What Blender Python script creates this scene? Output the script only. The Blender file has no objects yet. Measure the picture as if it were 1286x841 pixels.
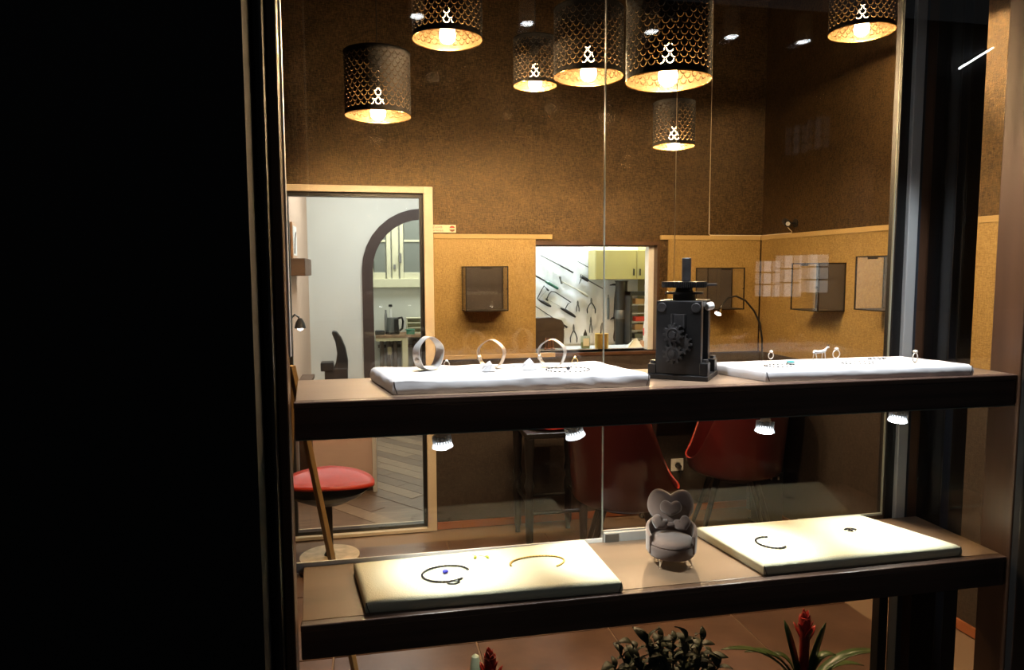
import bpy, bmesh, math, random
from math import sin, cos, pi, radians
from mathutils import Vector, Matrix, Euler
from mathutils.geometry import tessellate_polygon
random.seed(7)
SC = bpy.context.scene
COL = SC.collection

# ------------------------------------------------------------------ camera
F = 900.0
YA, PI_, RO = radians(11.5), radians(-5.16), radians(-.23)
CAM = Vector((0, 0, 1.6))
_f = Vector((sin(YA)*cos(PI_), cos(YA)*cos(PI_), sin(PI_)))
_r0 = Vector((cos(YA), -sin(YA), 0)); _u0 = _r0.cross(_f)
_rt = cos(RO)*_r0 + sin(RO)*_u0
_up = -sin(RO)*_r0 + cos(RO)*_u0
cam_d = bpy.data.cameras.new('camera'); cam = bpy.data.objects.new('camera', cam_d); COL.objects.link(cam)
m = Matrix((( _rt.x, _up.x, -_f.x, CAM.x), (_rt.y, _up.y, -_f.y, CAM.y), (_rt.z, _up.z, -_f.z, CAM.z), (0, 0, 0, 1)))
cam.matrix_world = m
cam_d.sensor_fit = 'HORIZONTAL'; cam_d.sensor_width = 36; cam_d.lens = F/1286*36
cam_d.clip_start = .02; cam_d.clip_end = 200
SC.camera = cam

def ray(x, y): return _f + _rt*((x-643)/F) - _up*((y-420.5)/F)
def at(x, y, X=None, Y=None, Z=None, D=None):
    d = ray(x, y)
    if X is not None: t = (X-CAM.x)/d.x
    elif Y is not None: t = (Y-CAM.y)/d.y
    elif Z is not None: t = (Z-CAM.z)/d.z
    else: t = D
    return CAM + d*t

# ------------------------------------------------------------------ world, view, lights
w = bpy.data.worlds.new('night'); SC.world = w; w.use_nodes = True
w.node_tree.nodes['Background'].inputs[0].default_value = (.72, .80, .86, 1)
w.node_tree.nodes['Background'].inputs[1].default_value = .06
SC.view_settings.view_transform = 'Standard'; SC.view_settings.look = 'None'
SC.view_settings.exposure = 0; SC.view_settings.gamma = 1; SC.view_settings.use_curve_mapping = False
cy = SC.cycles
cy.use_denoising = True
cy.max_bounces = 9; cy.transparent_max_bounces = 24; cy.caustics_reflective = False; cy.caustics_refractive = False
cy.sample_clamp_indirect = 4; cy.sample_clamp_direct = 0

BULB_L = 9500.0        # radiance of the small pendant filaments
def area(name, loc, size, power, color, rot=(0, 0, 0), sy=None, spread=None):
    l = bpy.data.lights.new(name, 'AREA'); l.energy = power; l.color = color; l.size = size
    if sy: l.shape = 'RECTANGLE'; l.size_y = sy
    if spread: l.spread = radians(spread)
    o = bpy.data.objects.new(name, l); o.location = loc; o.rotation_euler = rot; COL.objects.link(o); return o
def spot(name, loc, target, power, color, angle=70, blend=.5, radius=.02):
    l = bpy.data.lights.new(name, 'SPOT'); l.energy = power; l.color = color; l.spot_size = radians(angle)
    l.spot_blend = blend; l.shadow_soft_size = radius
    o = bpy.data.objects.new(name, l); o.location = loc
    o.rotation_euler = (Vector(target)-Vector(loc)).to_track_quat('-Z', 'Y').to_euler(); COL.objects.link(o); return o
area('ceiling_light_back_office', (.3, 5.9, 2.86), 1.0, 52, (.95, 1, .95))
area('ceiling_light_kitchen', (.7, 8.6, 2.85), 1.0, 40, (.97, 1, .88))
area('ceiling_light_workshop', (1.75, 5.15, 2.6), .6, 62, (.86, .95, 1), sy=.35)
area('ceiling_light_shop', (.9, 3.0, 3.22), .9, 2.5, (1, .78, .52))
# recessed spots above the display shelf and the lamps under it are made by their builders

# ------------------------------------------------------------------ helpers
class MB:
    def __init__(s): s.v = []; s.f = []; s.mi = []; s.cur = 0
    def add(s, vs, fs):
        b = len(s.v); s.v += [tuple(v) for v in vs]
        for f in fs: s.f.append(tuple(b+i for i in f)); s.mi.append(s.cur)
        return s
    def box(s, lo, hi, M=None):
        (a, b, c), (d, e, g) = lo, hi
        vs = [(a,b,c),(d,b,c),(d,e,c),(a,e,c),(a,b,g),(d,b,g),(d,e,g),(a,e,g)]
        if M: vs = [M @ Vector(v) for v in vs]
        return s.add(vs, [(0,3,2,1),(4,5,6,7),(0,1,5,4),(1,2,6,5),(2,3,7,6),(3,0,4,7)])
    def cyl(s, p0, p1, r0, r1=None, n=16, cap=True):
        p0, p1 = Vector(p0), Vector(p1); r1 = r0 if r1 is None else r1
        return s.tube([p0, p1], [r0, r1], n, cap)
    def tube(s, path, r, n=10, cap=True, closed=False):
        P = [Vector(p) for p in path]; k = len(P)
        R = r if isinstance(r, (list, tuple)) else [r]*k
        b = len(s.v); up = None
        for i in range(k):
            if closed: t = (P[(i+1) % k]-P[i-1]).normalized()
            else: t = (P[min(i+1, k-1)]-P[max(i-1, 0)]).normalized()
            if up is None:
                up = Vector((0, 0, 1)) if abs(t.z) < .9 else Vector((1, 0, 0))
            u = (up - t*up.dot(t)); u = u.normalized() if u.length > 1e-6 else t.orthogonal().normalized()
            up = u; q = t.cross(u)
            for j in range(n):
                a = 2*pi*j/n; s.v.append(tuple(P[i] + (u*cos(a)+q*sin(a))*R[i]))
        for i in range(k if closed else k-1):
            for j in range(n):
                a, c = b+i*n, b+((i+1) % k)*n
                s.f.append((a+j, a+(j+1) % n, c+(j+1) % n, c+j)); s.mi.append(s.cur)
        if cap and not closed:
            s.f.append(tuple(b+j for j in reversed(range(n)))); s.mi.append(s.cur)
            s.f.append(tuple(b+(k-1)*n+j for j in range(n))); s.mi.append(s.cur)
        return s
    def lathe(s, prof, n=24, M=None):
        b = len(s.v)
        for (r, z) in prof:
            for j in range(n):
                p = Vector((r*cos(2*pi*j/n), r*sin(2*pi*j/n), z)); s.v.append(tuple(M @ p if M else p))
        for i in range(len(prof)-1):
            for j in range(n):
                s.f.append((b+i*n+j, b+i*n+(j+1) % n, b+(i+1)*n+(j+1) % n, b+(i+1)*n+j)); s.mi.append(s.cur)
        if prof[0][0] > 1e-5: s.f.append(tuple(b+j for j in reversed(range(n)))); s.mi.append(s.cur)
        if prof[-1][0] > 1e-5: s.f.append(tuple(b+(len(prof)-1)*n+j for j in range(n))); s.mi.append(s.cur)
        return s
    def plate(s, outer, holes, M, depth):
        """flat outline with holes in local xy, thickness along local -z..0, placed by M"""
        polys = [[Vector((x, y, 0)) for x, y in outer]] + [[Vector((x, y, 0)) for x, y in h] for h in holes]
        tris = tessellate_polygon(polys); flat = [p for q in polys for p in q]; k = len(flat)
        vs = [M @ p for p in flat] + [M @ (p+Vector((0, 0, -depth))) for p in flat]
        fs = [tuple(t) for t in tris] + [tuple(k+i for i in reversed(t)) for t in tris]
        o = 0
        for q in polys:
            n = len(q)
            for i in range(n): fs.append((o+i, o+(i+1) % n, k+o+(i+1) % n, k+o+i))
            o += n
        return s.add(vs, fs)
    def ball(s, c, r, n=12, m=8, sc=(1, 1, 1), M=None):
        prof = [(r*sin(pi*i/m), -r*cos(pi*i/m)) for i in range(m+1)]
        T = (M or Matrix()) @ Matrix.Translation(c) @ Matrix.Diagonal((*sc, 1))
        prof[0] = (0, -r); prof[-1] = (0, r)
        return s.lathe(prof, n, T)
    def build(s, name, mat=None, parent=None, smooth=False, bevel=0, seg=2, loc=None, sub=0, merge=False):
        me = bpy.data.meshes.new(name); me.from_pydata(s.v, [], s.f)
        bm = bmesh.new(); bm.from_mesh(me)
        for f, k in zip(bm.faces, s.mi): f.material_index = k
        if merge: bmesh.ops.remove_doubles(bm, verts=bm.verts, dist=1e-5)
        bmesh.ops.recalc_face_normals(bm, faces=bm.faces); bm.to_mesh(me); bm.free()
        for mm in (mat if isinstance(mat, (list, tuple)) else [mat]): me.materials.append(mm)
        if smooth:
            for p in me.polygons: p.use_smooth = True
        o = bpy.data.objects.new(name, me); COL.objects.link(o)
        if loc: o.location = loc
        if parent: o.parent = parent
        if bevel:
            b = o.modifiers.new('bevel', 'BEVEL'); b.width = bevel; b.segments = seg; b.limit_method = 'ANGLE'; b.angle_limit = radians(40)
        if sub:
            q = o.modifiers.new('sub', 'SUBSURF'); q.levels = q.render_levels = sub
        if smooth and not sub:
            try: me.set_sharp_from_angle(angle=radians(38))
            except Exception: pass
        return o
def tag(o, label, cat, group=None, kind=None):
    o['label'] = label; o['category'] = cat
    if group: o['group'] = group
    if kind: o['kind'] = kind
    return o
def thing(name, label, cat, loc=(0, 0, 0), rz=0, group=None):
    o = bpy.data.objects.new(name, None); COL.objects.link(o); o.empty_display_size = .05
    o.location = loc; o.rotation_euler = (0, 0, rz); return tag(o, label, cat, group)
def struct(o): o['kind'] = 'structure'; return o
KIDS = {}
def copy_tree(o, parent=None):
    c = o.copy(); COL.objects.link(c)
    if parent: c.parent = parent
    for ch in [x for x in COL.objects if x.parent == o]: copy_tree(ch, c)
    return c
def I(): return MB()
def M_at(origin, xa, ya):
    xa, ya = Vector(xa).normalized(), Vector(ya).normalized(); za = xa.cross(ya).normalized(); ya = za.cross(xa); o = Vector(origin)
    return Matrix(((xa.x, ya.x, za.x, o.x), (xa.y, ya.y, za.y, o.y), (xa.z, ya.z, za.z, o.z), (0, 0, 0, 1)))
FACE = lambda o: M_at(o, (1, 0, 0), (0, 0, 1))     # local xy -> world xz, local +z -> world -Y (toward the street)

# ------------------------------------------------------------------ materials
def mat(name, col, rough=.5, metal=0, var=0, scale=8, bump=0, bscale=None, emit=None, es=1, stretch=None, coat=0, spec=None, col2=None, sheen=0, detail=6):
    m = bpy.data.materials.new(name); m.use_nodes = True; nt = m.node_tree; N = nt.nodes; L = nt.links
    b = N['Principled BSDF']; b.inputs['Base Color'].default_value = (*col, 1)
    b.inputs['Roughness'].default_value = rough; b.inputs['Metallic'].default_value = metal
    if coat: b.inputs['Coat Weight'].default_value = coat; b.inputs['Coat Roughness'].default_value = .1
    if spec is not None: b.inputs['Specular IOR Level'].default_value = spec
    if sheen: b.inputs['Sheen Weight'].default_value = sheen
    if emit: b.inputs['Emission Color'].default_value = (*emit, 1); b.inputs['Emission Strength'].default_value = es
    if var or bump or col2:
        tc = N.new('ShaderNodeTexCoord'); mp = N.new('ShaderNodeMapping'); L.new(tc.outputs['Object'], mp.inputs[0])
        if stretch: mp.inputs['Scale'].default_value = stretch
        nz = N.new('ShaderNodeTexNoise'); nz.inputs['Scale'].default_value = scale; nz.inputs['Detail'].default_value = detail
        L.new(mp.outputs[0], nz.inputs['Vector'])
        if var or col2:
            cr = N.new('ShaderNodeValToRGB'); L.new(nz.outputs['Fac'], cr.inputs[0])
            a = [max(0, c*(1-var)) for c in col]; z = col2 or [min(1, c*(1+var)) for c in col]
            cr.color_ramp.elements[0].position = .3; cr.color_ramp.elements[0].color = (*a, 1)
            cr.color_ramp.elements[1].position = .7; cr.color_ramp.elements[1].color = (*z, 1)
            L.new(cr.outputs[0], b.inputs['Base Color'])
        if bump:
            n2 = nz
            if bscale: n2 = N.new('ShaderNodeTexNoise'); n2.inputs['Scale'].default_value = bscale; n2.inputs['Detail'].default_value = 4; L.new(mp.outputs[0], n2.inputs['Vector'])
            bp = N.new('ShaderNodeBump'); bp.inputs['Strength'].default_value = bump; bp.inputs['Distance'].default_value = .01
            L.new(n2.outputs['Fac'], bp.inputs['Height']); L.new(bp.outputs[0], b.inputs['Normal'])
    return m
def emitter(name, col, s):
    m = bpy.data.materials.new(name); m.use_nodes = True; nt = m.node_tree; nt.nodes.clear()
    e = nt.nodes.new('ShaderNodeEmission'); e.inputs[0].default_value = (*col, 1); e.inputs[1].default_value = s
    o = nt.nodes.new('ShaderNodeOutputMaterial'); nt.links.new(e.outputs[0], o.inputs[0]); return m
def glass(name, f0=.04, tint=(1, 1, 1), rough=0.0, dust=0.0):
    """thin clear pane: Schlick mix of a mirror reflection and straight transmission"""
    m = bpy.data.materials.new(name); m.use_nodes = True; nt = m.node_tree; N = nt.nodes; L = nt.links; N.clear()
    g = N.new('ShaderNodeNewGeometry'); d = N.new('ShaderNodeVectorMath'); d.operation = 'DOT_PRODUCT'
    L.new(g.outputs['Incoming'], d.inputs[0]); L.new(g.outputs['Normal'], d.inputs[1])
    def mth(op, a, b=None):
        q = N.new('ShaderNodeMath'); q.operation = op
        for i, v in enumerate((a, b)):
            if v is None: continue
            if isinstance(v, (int, float)): q.inputs[i].default_value = v
            else: L.new(v, q.inputs[i])
        return q.outputs[0]
    c = mth('ABSOLUTE', d.outputs['Value']); x = mth('SUBTRACT', 1.0, c); p = mth('POWER', x, 5.0)
    fr = mth('ADD', mth('MULTIPLY', p, 1-f0), f0)
    t = N.new('ShaderNodeBsdfTransparent'); t.inputs[0].default_value = (*tint, 1)
    s = N.new('ShaderNodeBsdfGlossy'); s.inputs['Roughness'].default_value = rough
    mx = N.new('ShaderNodeMixShader'); L.new(fr, mx.inputs[0]); L.new(t.outputs[0], mx.inputs[1]); L.new(s.outputs[0], mx.inputs[2])
    out = N.new('ShaderNodeOutputMaterial'); L.new(mx.outputs[0], out.inputs[0]); return m

def glow_glass(name, col, s):
    m = emitter(name, col, s); nt = m.node_tree; e = [n for n in nt.nodes if n.type == 'EMISSION'][0]; o = [n for n in nt.nodes if n.type == 'OUTPUT_MATERIAL'][0]
    t = nt.nodes.new('ShaderNodeBsdfTransparent'); a = nt.nodes.new('ShaderNodeAddShader')
    nt.links.new(e.outputs[0], a.inputs[0]); nt.links.new(t.outputs[0], a.inputs[1]); nt.links.new(a.outputs[0], o.inputs[0]); return m
def weave(name, col, col2, rough, metal, s1=9, fine=420, bump=.4):
    """shimmering textile wallpaper: cloudy tone with fine horizontal and vertical threads"""
    m = bpy.data.materials.new(name); m.use_nodes = True; nt = m.node_tree; N = nt.nodes; L = nt.links; b = N['Principled BSDF']
    tc = N.new('ShaderNodeTexCoord')
    def nz(sc, st, det=3):
        mp = N.new('ShaderNodeMapping'); mp.inputs['Scale'].default_value = st; L.new(tc.outputs['Object'], mp.inputs[0])
        n = N.new('ShaderNodeTexNoise'); n.inputs['Scale'].default_value = sc; n.inputs['Detail'].default_value = det; L.new(mp.outputs[0], n.inputs['Vector']); return n.outputs['Fac']
    A = nz(fine, (.12, .12, 1)); B = nz(fine, (1, 1, .1)); Cc = nz(s1, (1, 1, 1), 6); D = nz(160, (1, 1, 1), 5)
    def mth(op, a, c, v=None):
        q = N.new('ShaderNodeMath'); q.operation = op
        for i, x in enumerate((a, c)):
            if isinstance(x, (int, float)): q.inputs[i].default_value = x
            else: L.new(x, q.inputs[i])
        return q.outputs[0]
    th = mth('ADD', A, B); al = mth('ADD', mth('MULTIPLY', th, .50), mth('ADD', mth('MULTIPLY', Cc, .15), mth('MULTIPLY', D, .10)))
    cr = N.new('ShaderNodeValToRGB'); L.new(al, cr.inputs[0])
    cr.color_ramp.elements[0].position = .50; cr.color_ramp.elements[0].color = (*col, 1)
    cr.color_ramp.elements[1].position = .76; cr.color_ramp.elements[1].color = (*col2, 1)
    L.new(cr.outputs[0], b.inputs['Base Color']); b.inputs['Roughness'].default_value = rough; b.inputs['Metallic'].default_value = metal
    bp = N.new('ShaderNodeBump'); bp.inputs['Strength'].default_value = bump; bp.inputs['Distance'].default_value = .004
    L.new(mth('ADD', th, D), bp.inputs['Height']); L.new(bp.outputs[0], b.inputs['Normal']); return m

K = dict(
 black=mat('black paint', (.004, .004, .0045), .45),
 facade=mat('dark facade', (.003, .003, .003), .8),
 bronze=weave('bronze wallpaper', (.028, .017, .009), (.165, .102, .042), .34, .65),
 lowwall=weave('charcoal wallpaper', (.024, .018, .014), (.065, .048, .038), .6, .05, bump=.2),
 gold=weave('golden wallpaper', (.26, .165, .050), (.47, .32, .115), .42, .25, bump=.25),
 goldedge=mat('golden edge strip', (.46, .32, .13), .4, .1),
 white=mat('white plaster', (.74, .75, .70), .9, var=.04, scale=3, bump=.05, bscale=60),
 beige=mat('beige plaster', (.60, .44, .33), .9, var=.05, scale=3),
 cream=mat('cream lacquer', (.74, .66, .42), .4, var=.03),
 creamwin=mat('cream window paint', (.80, .78, .58), .45),
 doorframe=mat('pale cream frame', (.72, .62, .47), .35, var=.05, scale=4),
 tile=mat('brown floor tile', (.145, .082, .056), .33, var=.28, scale=5, bump=.06, bscale=30),
 tile2=mat('brown floor tile darker', (.125, .070, .048), .33, var=.3, scale=4, bump=.06, bscale=30),
 grout=mat('floor grout', (.26, .17, .11), .8),
 plank=mat('grey brown plank', (.16, .105, .07), .35, var=.4, scale=6, stretch=(1, 12, 1)),
 plank2=mat('light grey brown plank', (.24, .165, .105), .35, var=.35, scale=6, stretch=(1, 12, 1)),
 base=mat('reddish wood skirting', (.36, .12, .05), .35, var=.2, scale=10, stretch=(.2, 1, 1)),
 shelf=mat('dark stained shelf wood', (.075, .042, .030), .38, var=.45, scale=14, stretch=(.12, 1, 3), bump=.08),
 shelftop=mat('brown varnished shelf top', (.20, .135, .09), .32, var=.25, scale=9, stretch=(.15, 1, 1)),
 post=mat('brown stained post wood', (.10, .05, .028), .35, var=.4, scale=9, stretch=(1, 1, .1)),
 alu=mat('aluminium profile', (.42, .44, .45), .4, .25, var=.12, scale=5, stretch=(1, 1, .05)),
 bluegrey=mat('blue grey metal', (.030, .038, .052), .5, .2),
 canvas=mat('off white canvas', (.70, .69, .53), .85, var=.05, scale=3, bump=.15, bscale=300),
 satin=mat('white satin cloth', (.80, .80, .82), .55, var=.03, scale=4, bump=.25, bscale=12, sheen=.3),
 silver=mat('polished silver', (.92, .90, .87), .34, .65),
 rose=mat('rose gold', (.93, .78, .62), .32, .65),
 goldm=mat('gold metal', (.85, .6, .25), .2, 1),
 chrome=mat('chrome', (.7, .7, .72), .12, 1),
 copper=mat('copper', (.75, .36, .2), .25, 1),
 brass=mat('brushed brass', (.75, .5, .14), .35, .9, var=.1, scale=6, stretch=(1, 1, 12)),
 cast=mat('black cast iron', (.011, .011, .012), .42, .2, var=.15, scale=40),
 castedge=mat('worn dark steel', (.06, .058, .06), .38, .5, var=.3, scale=60),
 velvet=mat('mauve grey velvet', (.165, .112, .096), .95, var=.12, scale=30, sheen=.6, bump=.1, bscale=400),
 velvet2=mat('mauve grey velvet darker', (.125, .083, .072), .95, var=.12, scale=30, sheen=.5),
 shadeout=mat('black pierced metal', (.007, .006, .0055), .75, 0, spec=.15),
 shadein=mat('brass shade lining', (.055, .031, .010), .5, .6),
 bulbneck=emitter('glowing bulb neck', (1, .70, .40), 14),
 filament=emitter('glowing bulb', (1, .67, .34), BULB_L),
  bulb=glow_glass('glowing bulb glass', (1, .72, .42), 9),
 ledglow=mat('glowing lamp glass', (.8, .82, .82), .3, emit=(.9, .96, 1), es=1.6),
 led=emitter('white lamp face', (.93, .97, 1), 30),
 spotface=emitter('recessed spot face', (.92, .97, 1), 22),
 deskled=emitter('desk lamp face', (1, .95, .9), 14),
 ledbody=mat('pale ribbed lamp body', (.75, .77, .78), .35, .1),
 red=mat('glossy red shell', (.42, .032, .015), .4),
 redshade=mat('shaded red shell', (.055, .007, .007), .3, coat=.3),  # red of the unlit tub shells, shade put into the colour
 redfab=mat('red cushion fabric', (.62, .03, .025), .7),
 blackwood=mat('black wood', (.010, .009, .009), .4),
 blackpl=mat('black plastic', (.012, .012, .013), .4),
 greypl=mat('grey plastic', (.22, .22, .22), .5),
 whitepl=mat('white plastic', (.80, .80, .78), .4),
 boxback=mat('dark grey box back', (.050, .040, .035), .7, var=.1),
 boxframe=mat('blackened brass frame', (.018, .013, .010), .5, .4),
 tablewood=mat('orange table wood', (.62, .34, .17), .3, var=.2, scale=8, stretch=(.2, 1, 1)),
 oldwood=mat('brown old timber', (.12, .075, .05), .7, var=.3, scale=10, stretch=(.2, 1, 1)),
 polewood=mat('golden brown pole wood', (.34, .20, .07), .4, var=.3, scale=12, stretch=(1, 1, .12)),
 logtop=mat('pale cut wood', (.70, .54, .34), .7, var=.25, scale=18),
 logbark=mat('brown wood side', (.30, .19, .11), .8, var=.25, scale=20),
 cabinet=mat('pinkish white cabinet', (.62, .46, .40), .35, var=.04),
 archfr=mat('dark brown arch frame', (.060, .038, .032), .5, var=.1),
 frosted=mat('grey frosted pane', (.24, .26, .24), .35),
 radiator=mat('grey radiator paint', (.16, .125, .10), .5),
 leaf=mat('dark green leaf', (.010, .020, .008), .5, var=.4, scale=25),
 leaf2=mat('green strap leaf', (.040, .075, .024), .3, var=.4, scale=14, stretch=(1, 1, .3)),
 bract=mat('red bract', (.34, .022, .018), .4, var=.3, scale=18),
 bud=mat('pale green bud', (.34, .36, .22), .6),
 terracotta=mat('dark pot', (.04, .03, .027), .7),
 soil=mat('soil', (.015, .010, .007), 1),
 bead=mat('black bead', (.010, .010, .014), .15),
 bluestone=mat('blue stone', (.05, .05, .45), .1),
 turq=mat('turquoise stone', (.08, .36, .36), .15),
 green=mat('yellow green enamel', (.45, .50, .06), .3),
 steel=mat('tool steel', (.18, .19, .19), .35, .8),
 darksteel=mat('dark tool steel', (.03, .033, .035), .4, .5),
 greenh=mat('green tool handle', (.02, .11, .075), .35),
 woodh=mat('pale wood handle', (.52, .50, .38), .5),
 sheet=mat('crumpled white plastic sheet', (.84, .87, .88), .35, bump=.5, bscale=7),
 yellowcab=mat('yellow cupboard', (.55, .47, .19), .5),
 cardboard=mat('cardboard', (.45, .28, .13), .8),
 redbox=mat('red box', (.62, .05, .04), .5),
 leather=mat('dark brown leather', (.055, .036, .022), .45, var=.3, scale=20),
 glassobj=glass('bottle glass', .05, (.80, .86, .78)),
 pane=glass('display glass', .042),
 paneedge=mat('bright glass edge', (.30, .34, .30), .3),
 clear=glass('clear glass', .03),
 ink=mat('dark print', (.06, .04, .03), .7),
 signred=mat('sign red', (.42, .03, .015), .5),
 signbrown=mat('sign brown', (.16, .05, .015), .5),
 sign=mat('cream sign plate', (.82, .70, .52), .5),
 greenbox=mat('green plastic box', (.04, .20, .12), .5),
 asphalt=mat('dark pavement', (.02, .02, .02), .9, var=.3),
)

# ================================================================== THE SETTING
YB = 4.334; XR = 2.565; ZC = 3.3
# floor of the shop: slab and tiles
fl = struct(I().box((-1.5, .9, -.12), (2.75, 4.62, -.006)).build('floor', K['grout']))
tw, tl = .595, .595
tileme = {}
for kk, mk in (('a', 'tile'), ('b', 'tile2')):
    t = I().box((.002, .002, -.012), (tw, tl, 0)).build('floor_tile', K[mk], fl, bevel=.002, seg=1); tileme[kk] = t
first = {'a': True, 'b': True}
a0 = at(765, 788, Z=0)
gx, gy = a0.x - 3*.6, a0.y - 3*.6
for i in range(-1, 8):
    for j in range(-1, 7):
        x, y = gx+i*.6, gy+j*.6
        if x < -1.45 or x+.6 > 2.72 or y < .95 or y+.6 > 4.6: continue
        kk = random.choice('ab')
        if first[kk]: o = tileme[kk]; first[kk] = False
        else: o = tileme[kk].copy(); COL.objects.link(o)
        o.location = (x, y, 0)

# walls of the shop
WIN = (1.03, 1.835, 1.08, 1.778)           # opening to the workshop
DOOR = (-.47, .385, 0, 2.075)              # opening to the back room
def wallboxes(rects, y0, y1, mat_, name):
    b = I()
    for x0, x1, z0, z1 in rects: b.box((x0, y0, z0), (x1, y1, z1))
    return struct(b.build(name, mat_))
zs = 1.06
wallboxes([(-1.5, DOOR[0], zs, ZC), (DOOR[0], DOOR[1], DOOR[3], ZC), (DOOR[1], WIN[0], zs, ZC), (WIN[0], WIN[1], WIN[3], ZC), (WIN[0], WIN[1], zs, WIN[2]), (WIN[1], XR+.15, zs, ZC)], YB, YB+.16, K['bronze'], 'wall_back')
wallboxes([(-1.5, DOOR[0], 0, zs), (DOOR[1], XR+.15, 0, zs)], YB, YB+.16, K['lowwall'], 'wall_back_lower')
b = I().box((XR, 1.0, zs), (XR+.15, YB, ZC)); struct(b.build('wall_right', K['bronze']))
b = I().box((XR, 1.0, 0), (XR+.15, YB, zs)); struct(b.build('wall_right_lower', K['lowwall']))
struct(I().box((-1.65, 1.3, 0), (-1.5, YB+.16, ZC)).build('wall_left', K['bronze']))
struct(I().box((-1.65, 1.0, ZC), (XR+.15, YB+.16, ZC+.1)).build('ceiling', K['bronze']))
struct(I().box((-2.8, 1.16, -.3), (-.172, 1.30, 3.6)).build('wall_front_left', K['facade']))
struct(I().box((1.386, 1.225, -.3), (3.2, 1.284, 3.6)).build('wall_front_right', K['facade']))
struct(I().box((-.172, 1.02, 2.45), (1.392, 1.30, 3.6)).build('wall_front_top', K['facade']))
# skirting boards
struct(I().box((DOOR[1]+.018, YB-.014, 0), (XR, YB, .045)).build('baseboard_back', K['base'], bevel=.003))
struct(I().box((XR-.014, 1.3, 0), (XR, YB-.014, .045)).build('baseboard_right', K['base'], bevel=.003))

# golden wall panels
def panel(name, label, quads, axis='y'):
    root = thing(name, label, 'wall panel')
    b = I()
    for (a, c, z0, z1) in quads[:1]:
        if axis == 'y': b.box((a, YB-.012, z0), (c, YB-.0005, z1))
        else: b.box((XR-.012, a, z0), (XR-.0005, c, z1))
    b.build('board', K['gold'], root)
    b = I()
    for (a, c, z0, z1) in quads[1:]:
        if axis == 'y': b.box((a, YB-.018, z0), (c, YB-.0005, z1))
        else: b.box((XR-.018, a, z0), (XR-.0005, c, z1))
    b.build('edge_strip', K['goldedge'], root, bevel=.002)
panel('golden_wall_panel', 'golden wallpapered panel between the cream door frame and the workshop opening', [(.402, WIN[0], 1.085, 1.79), (.402, WIN[0]+.105, 1.79, 1.818), (.402, WIN[0]+.125, 1.058, 1.085)])
xr0 = at(838, 350, Y=YB).x
panel('golden_wall_panel', 'golden wallpapered panel from the workshop opening to the room corner', [(xr0, XR-.019, 1.06, 1.79), (WIN[1]+.012, XR-.019, 1.79, 1.818), ])
panel('golden_wall_panel', 'long golden wallpapered panel along the right hand wall', [(1.45, YB-.019, 1.06, 1.79), (1.45, YB-.019, 1.79, 1.818)], 'x')

# cream door frame, dark seal and its glass
dr = struct(bpy.data.objects.new('door_1', None)); COL.objects.link(dr)
fw = .058
b = I()
b.box((DOOR[0]-.04, YB-.03, 0), (DOOR[0]+.018, YB+.12, 2.093)).box((DOOR[1]-.04, YB-.03, 0), (DOOR[1]+.015, YB+.12, 2.093))
b.box((DOOR[0]+.018, YB-.03, 2.055), (DOOR[1]-.04, YB+.12, 2.093)).box((DOOR[0]+.018, YB-.03, 0), (DOOR[1]-.04, YB+.12, .022))
b.build('door_frame', K['doorframe'], dr, bevel=.003)
b = I(); X0, X1 = DOOR[0]+.018, DOOR[1]-.04
b.box((X0, YB, .022), (X0+.025, YB+.05, 2.055)).box((X1-.022, YB, .022), (X1, YB+.05, 2.055)).box((X0+.025, YB, 2.030), (X1-.022, YB+.05, 2.055)).box((X0+.025, YB, .022), (X1-.022, YB+.05, .042))
b.build('door_seal', K['blackpl'], dr)
b = I().box((X0+.024, YB+.02, .040), (X1-.020, YB+.026, 2.032)); b.build('door_glass', K['clear'], dr)

# workshop opening frame
wf = struct(bpy.data.objects.new('window_2', None)); COL.objects.link(wf)
b = I(); x0, x1, z0, z1 = WIN
b.box((x0, YB-.008, z1-.022), (x1+.012, YB+.16, z1)).box((x1-.004, YB-.008, z0), (x1+.012, YB+.16, z1-.022)).box((x0, YB-.008, z0-.02), (x1+.012, YB+.30, z0))
b.build('window_frame', K['post'], wf)
b = I(); b.box((x0, YB+.05, z1-.030), (x1-.004, YB+.11, z1-.022)).box((x1-.04, YB+.05, z0), (x1-.004, YB+.11, z1-.022)).box((x0, YB+.05, z0), (x0+.006, YB+.11, z1-.03))
b.build('window_lining', K['whitepl'], wf)
b = I().box((x0, YB+.125, z0+.001), (x1-.004, YB+.33, z0+.006)); b.build('window_sill', K['alu'], wf)
b = I().box((x0, YB-.004, z0+.002), (x1-.004, YB-.001, z1-.022)).build('window_pane', K['clear'], wf)

# ------------------------------------------------------------------ back room behind the cream door frame
Y2 = 7.2
struct(I().box((-.75, 4.496, -.1), (2.4, 10.0, -.004)).build('floor_back_room', K['plank']))
flb = [o for o in COL.objects if o.name == 'floor_back_room'][0]
pl = [I().box((-.06, -.45, -.0035), (.057, .447, -.001)).build('floor_plank', K[k], flb, bevel=.001, seg=1) for k in ('plank', 'plank2')]
pf = [True, True]
ang = radians(38)
for i in range(-22, 24):
    for j in range(-5, 6):
        u, v = i*.12, j*.9 + (i % 3)*.3
        c = Vector((.25 + u*cos(ang) - v*sin(ang), 5.9 + u*sin(ang) + v*cos(ang), 0))
        if not (-.35 < c.x < 1.3 and 4.78 < c.y < 6.85): continue
        k = random.randint(0, 1)
        if pf[k]: o = pl[k]; pf[k] = False
        else: o = pl[k].copy(); COL.objects.link(o)
        o.location = (c.x, c.y, 0); o.rotation_euler = (0, 0, ang)
xl = at(386, 300, Y=Y2).x
struct(I().box((xl-.12, 4.50, -.004), (xl, Y2, 2.9)).build('wall_left_back_room', K['beige']))
struct(I().box((2.3, 4.50, -.004), (2.4, 10.0, 2.9)).build('wall_right_back_room', K['white']))
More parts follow.
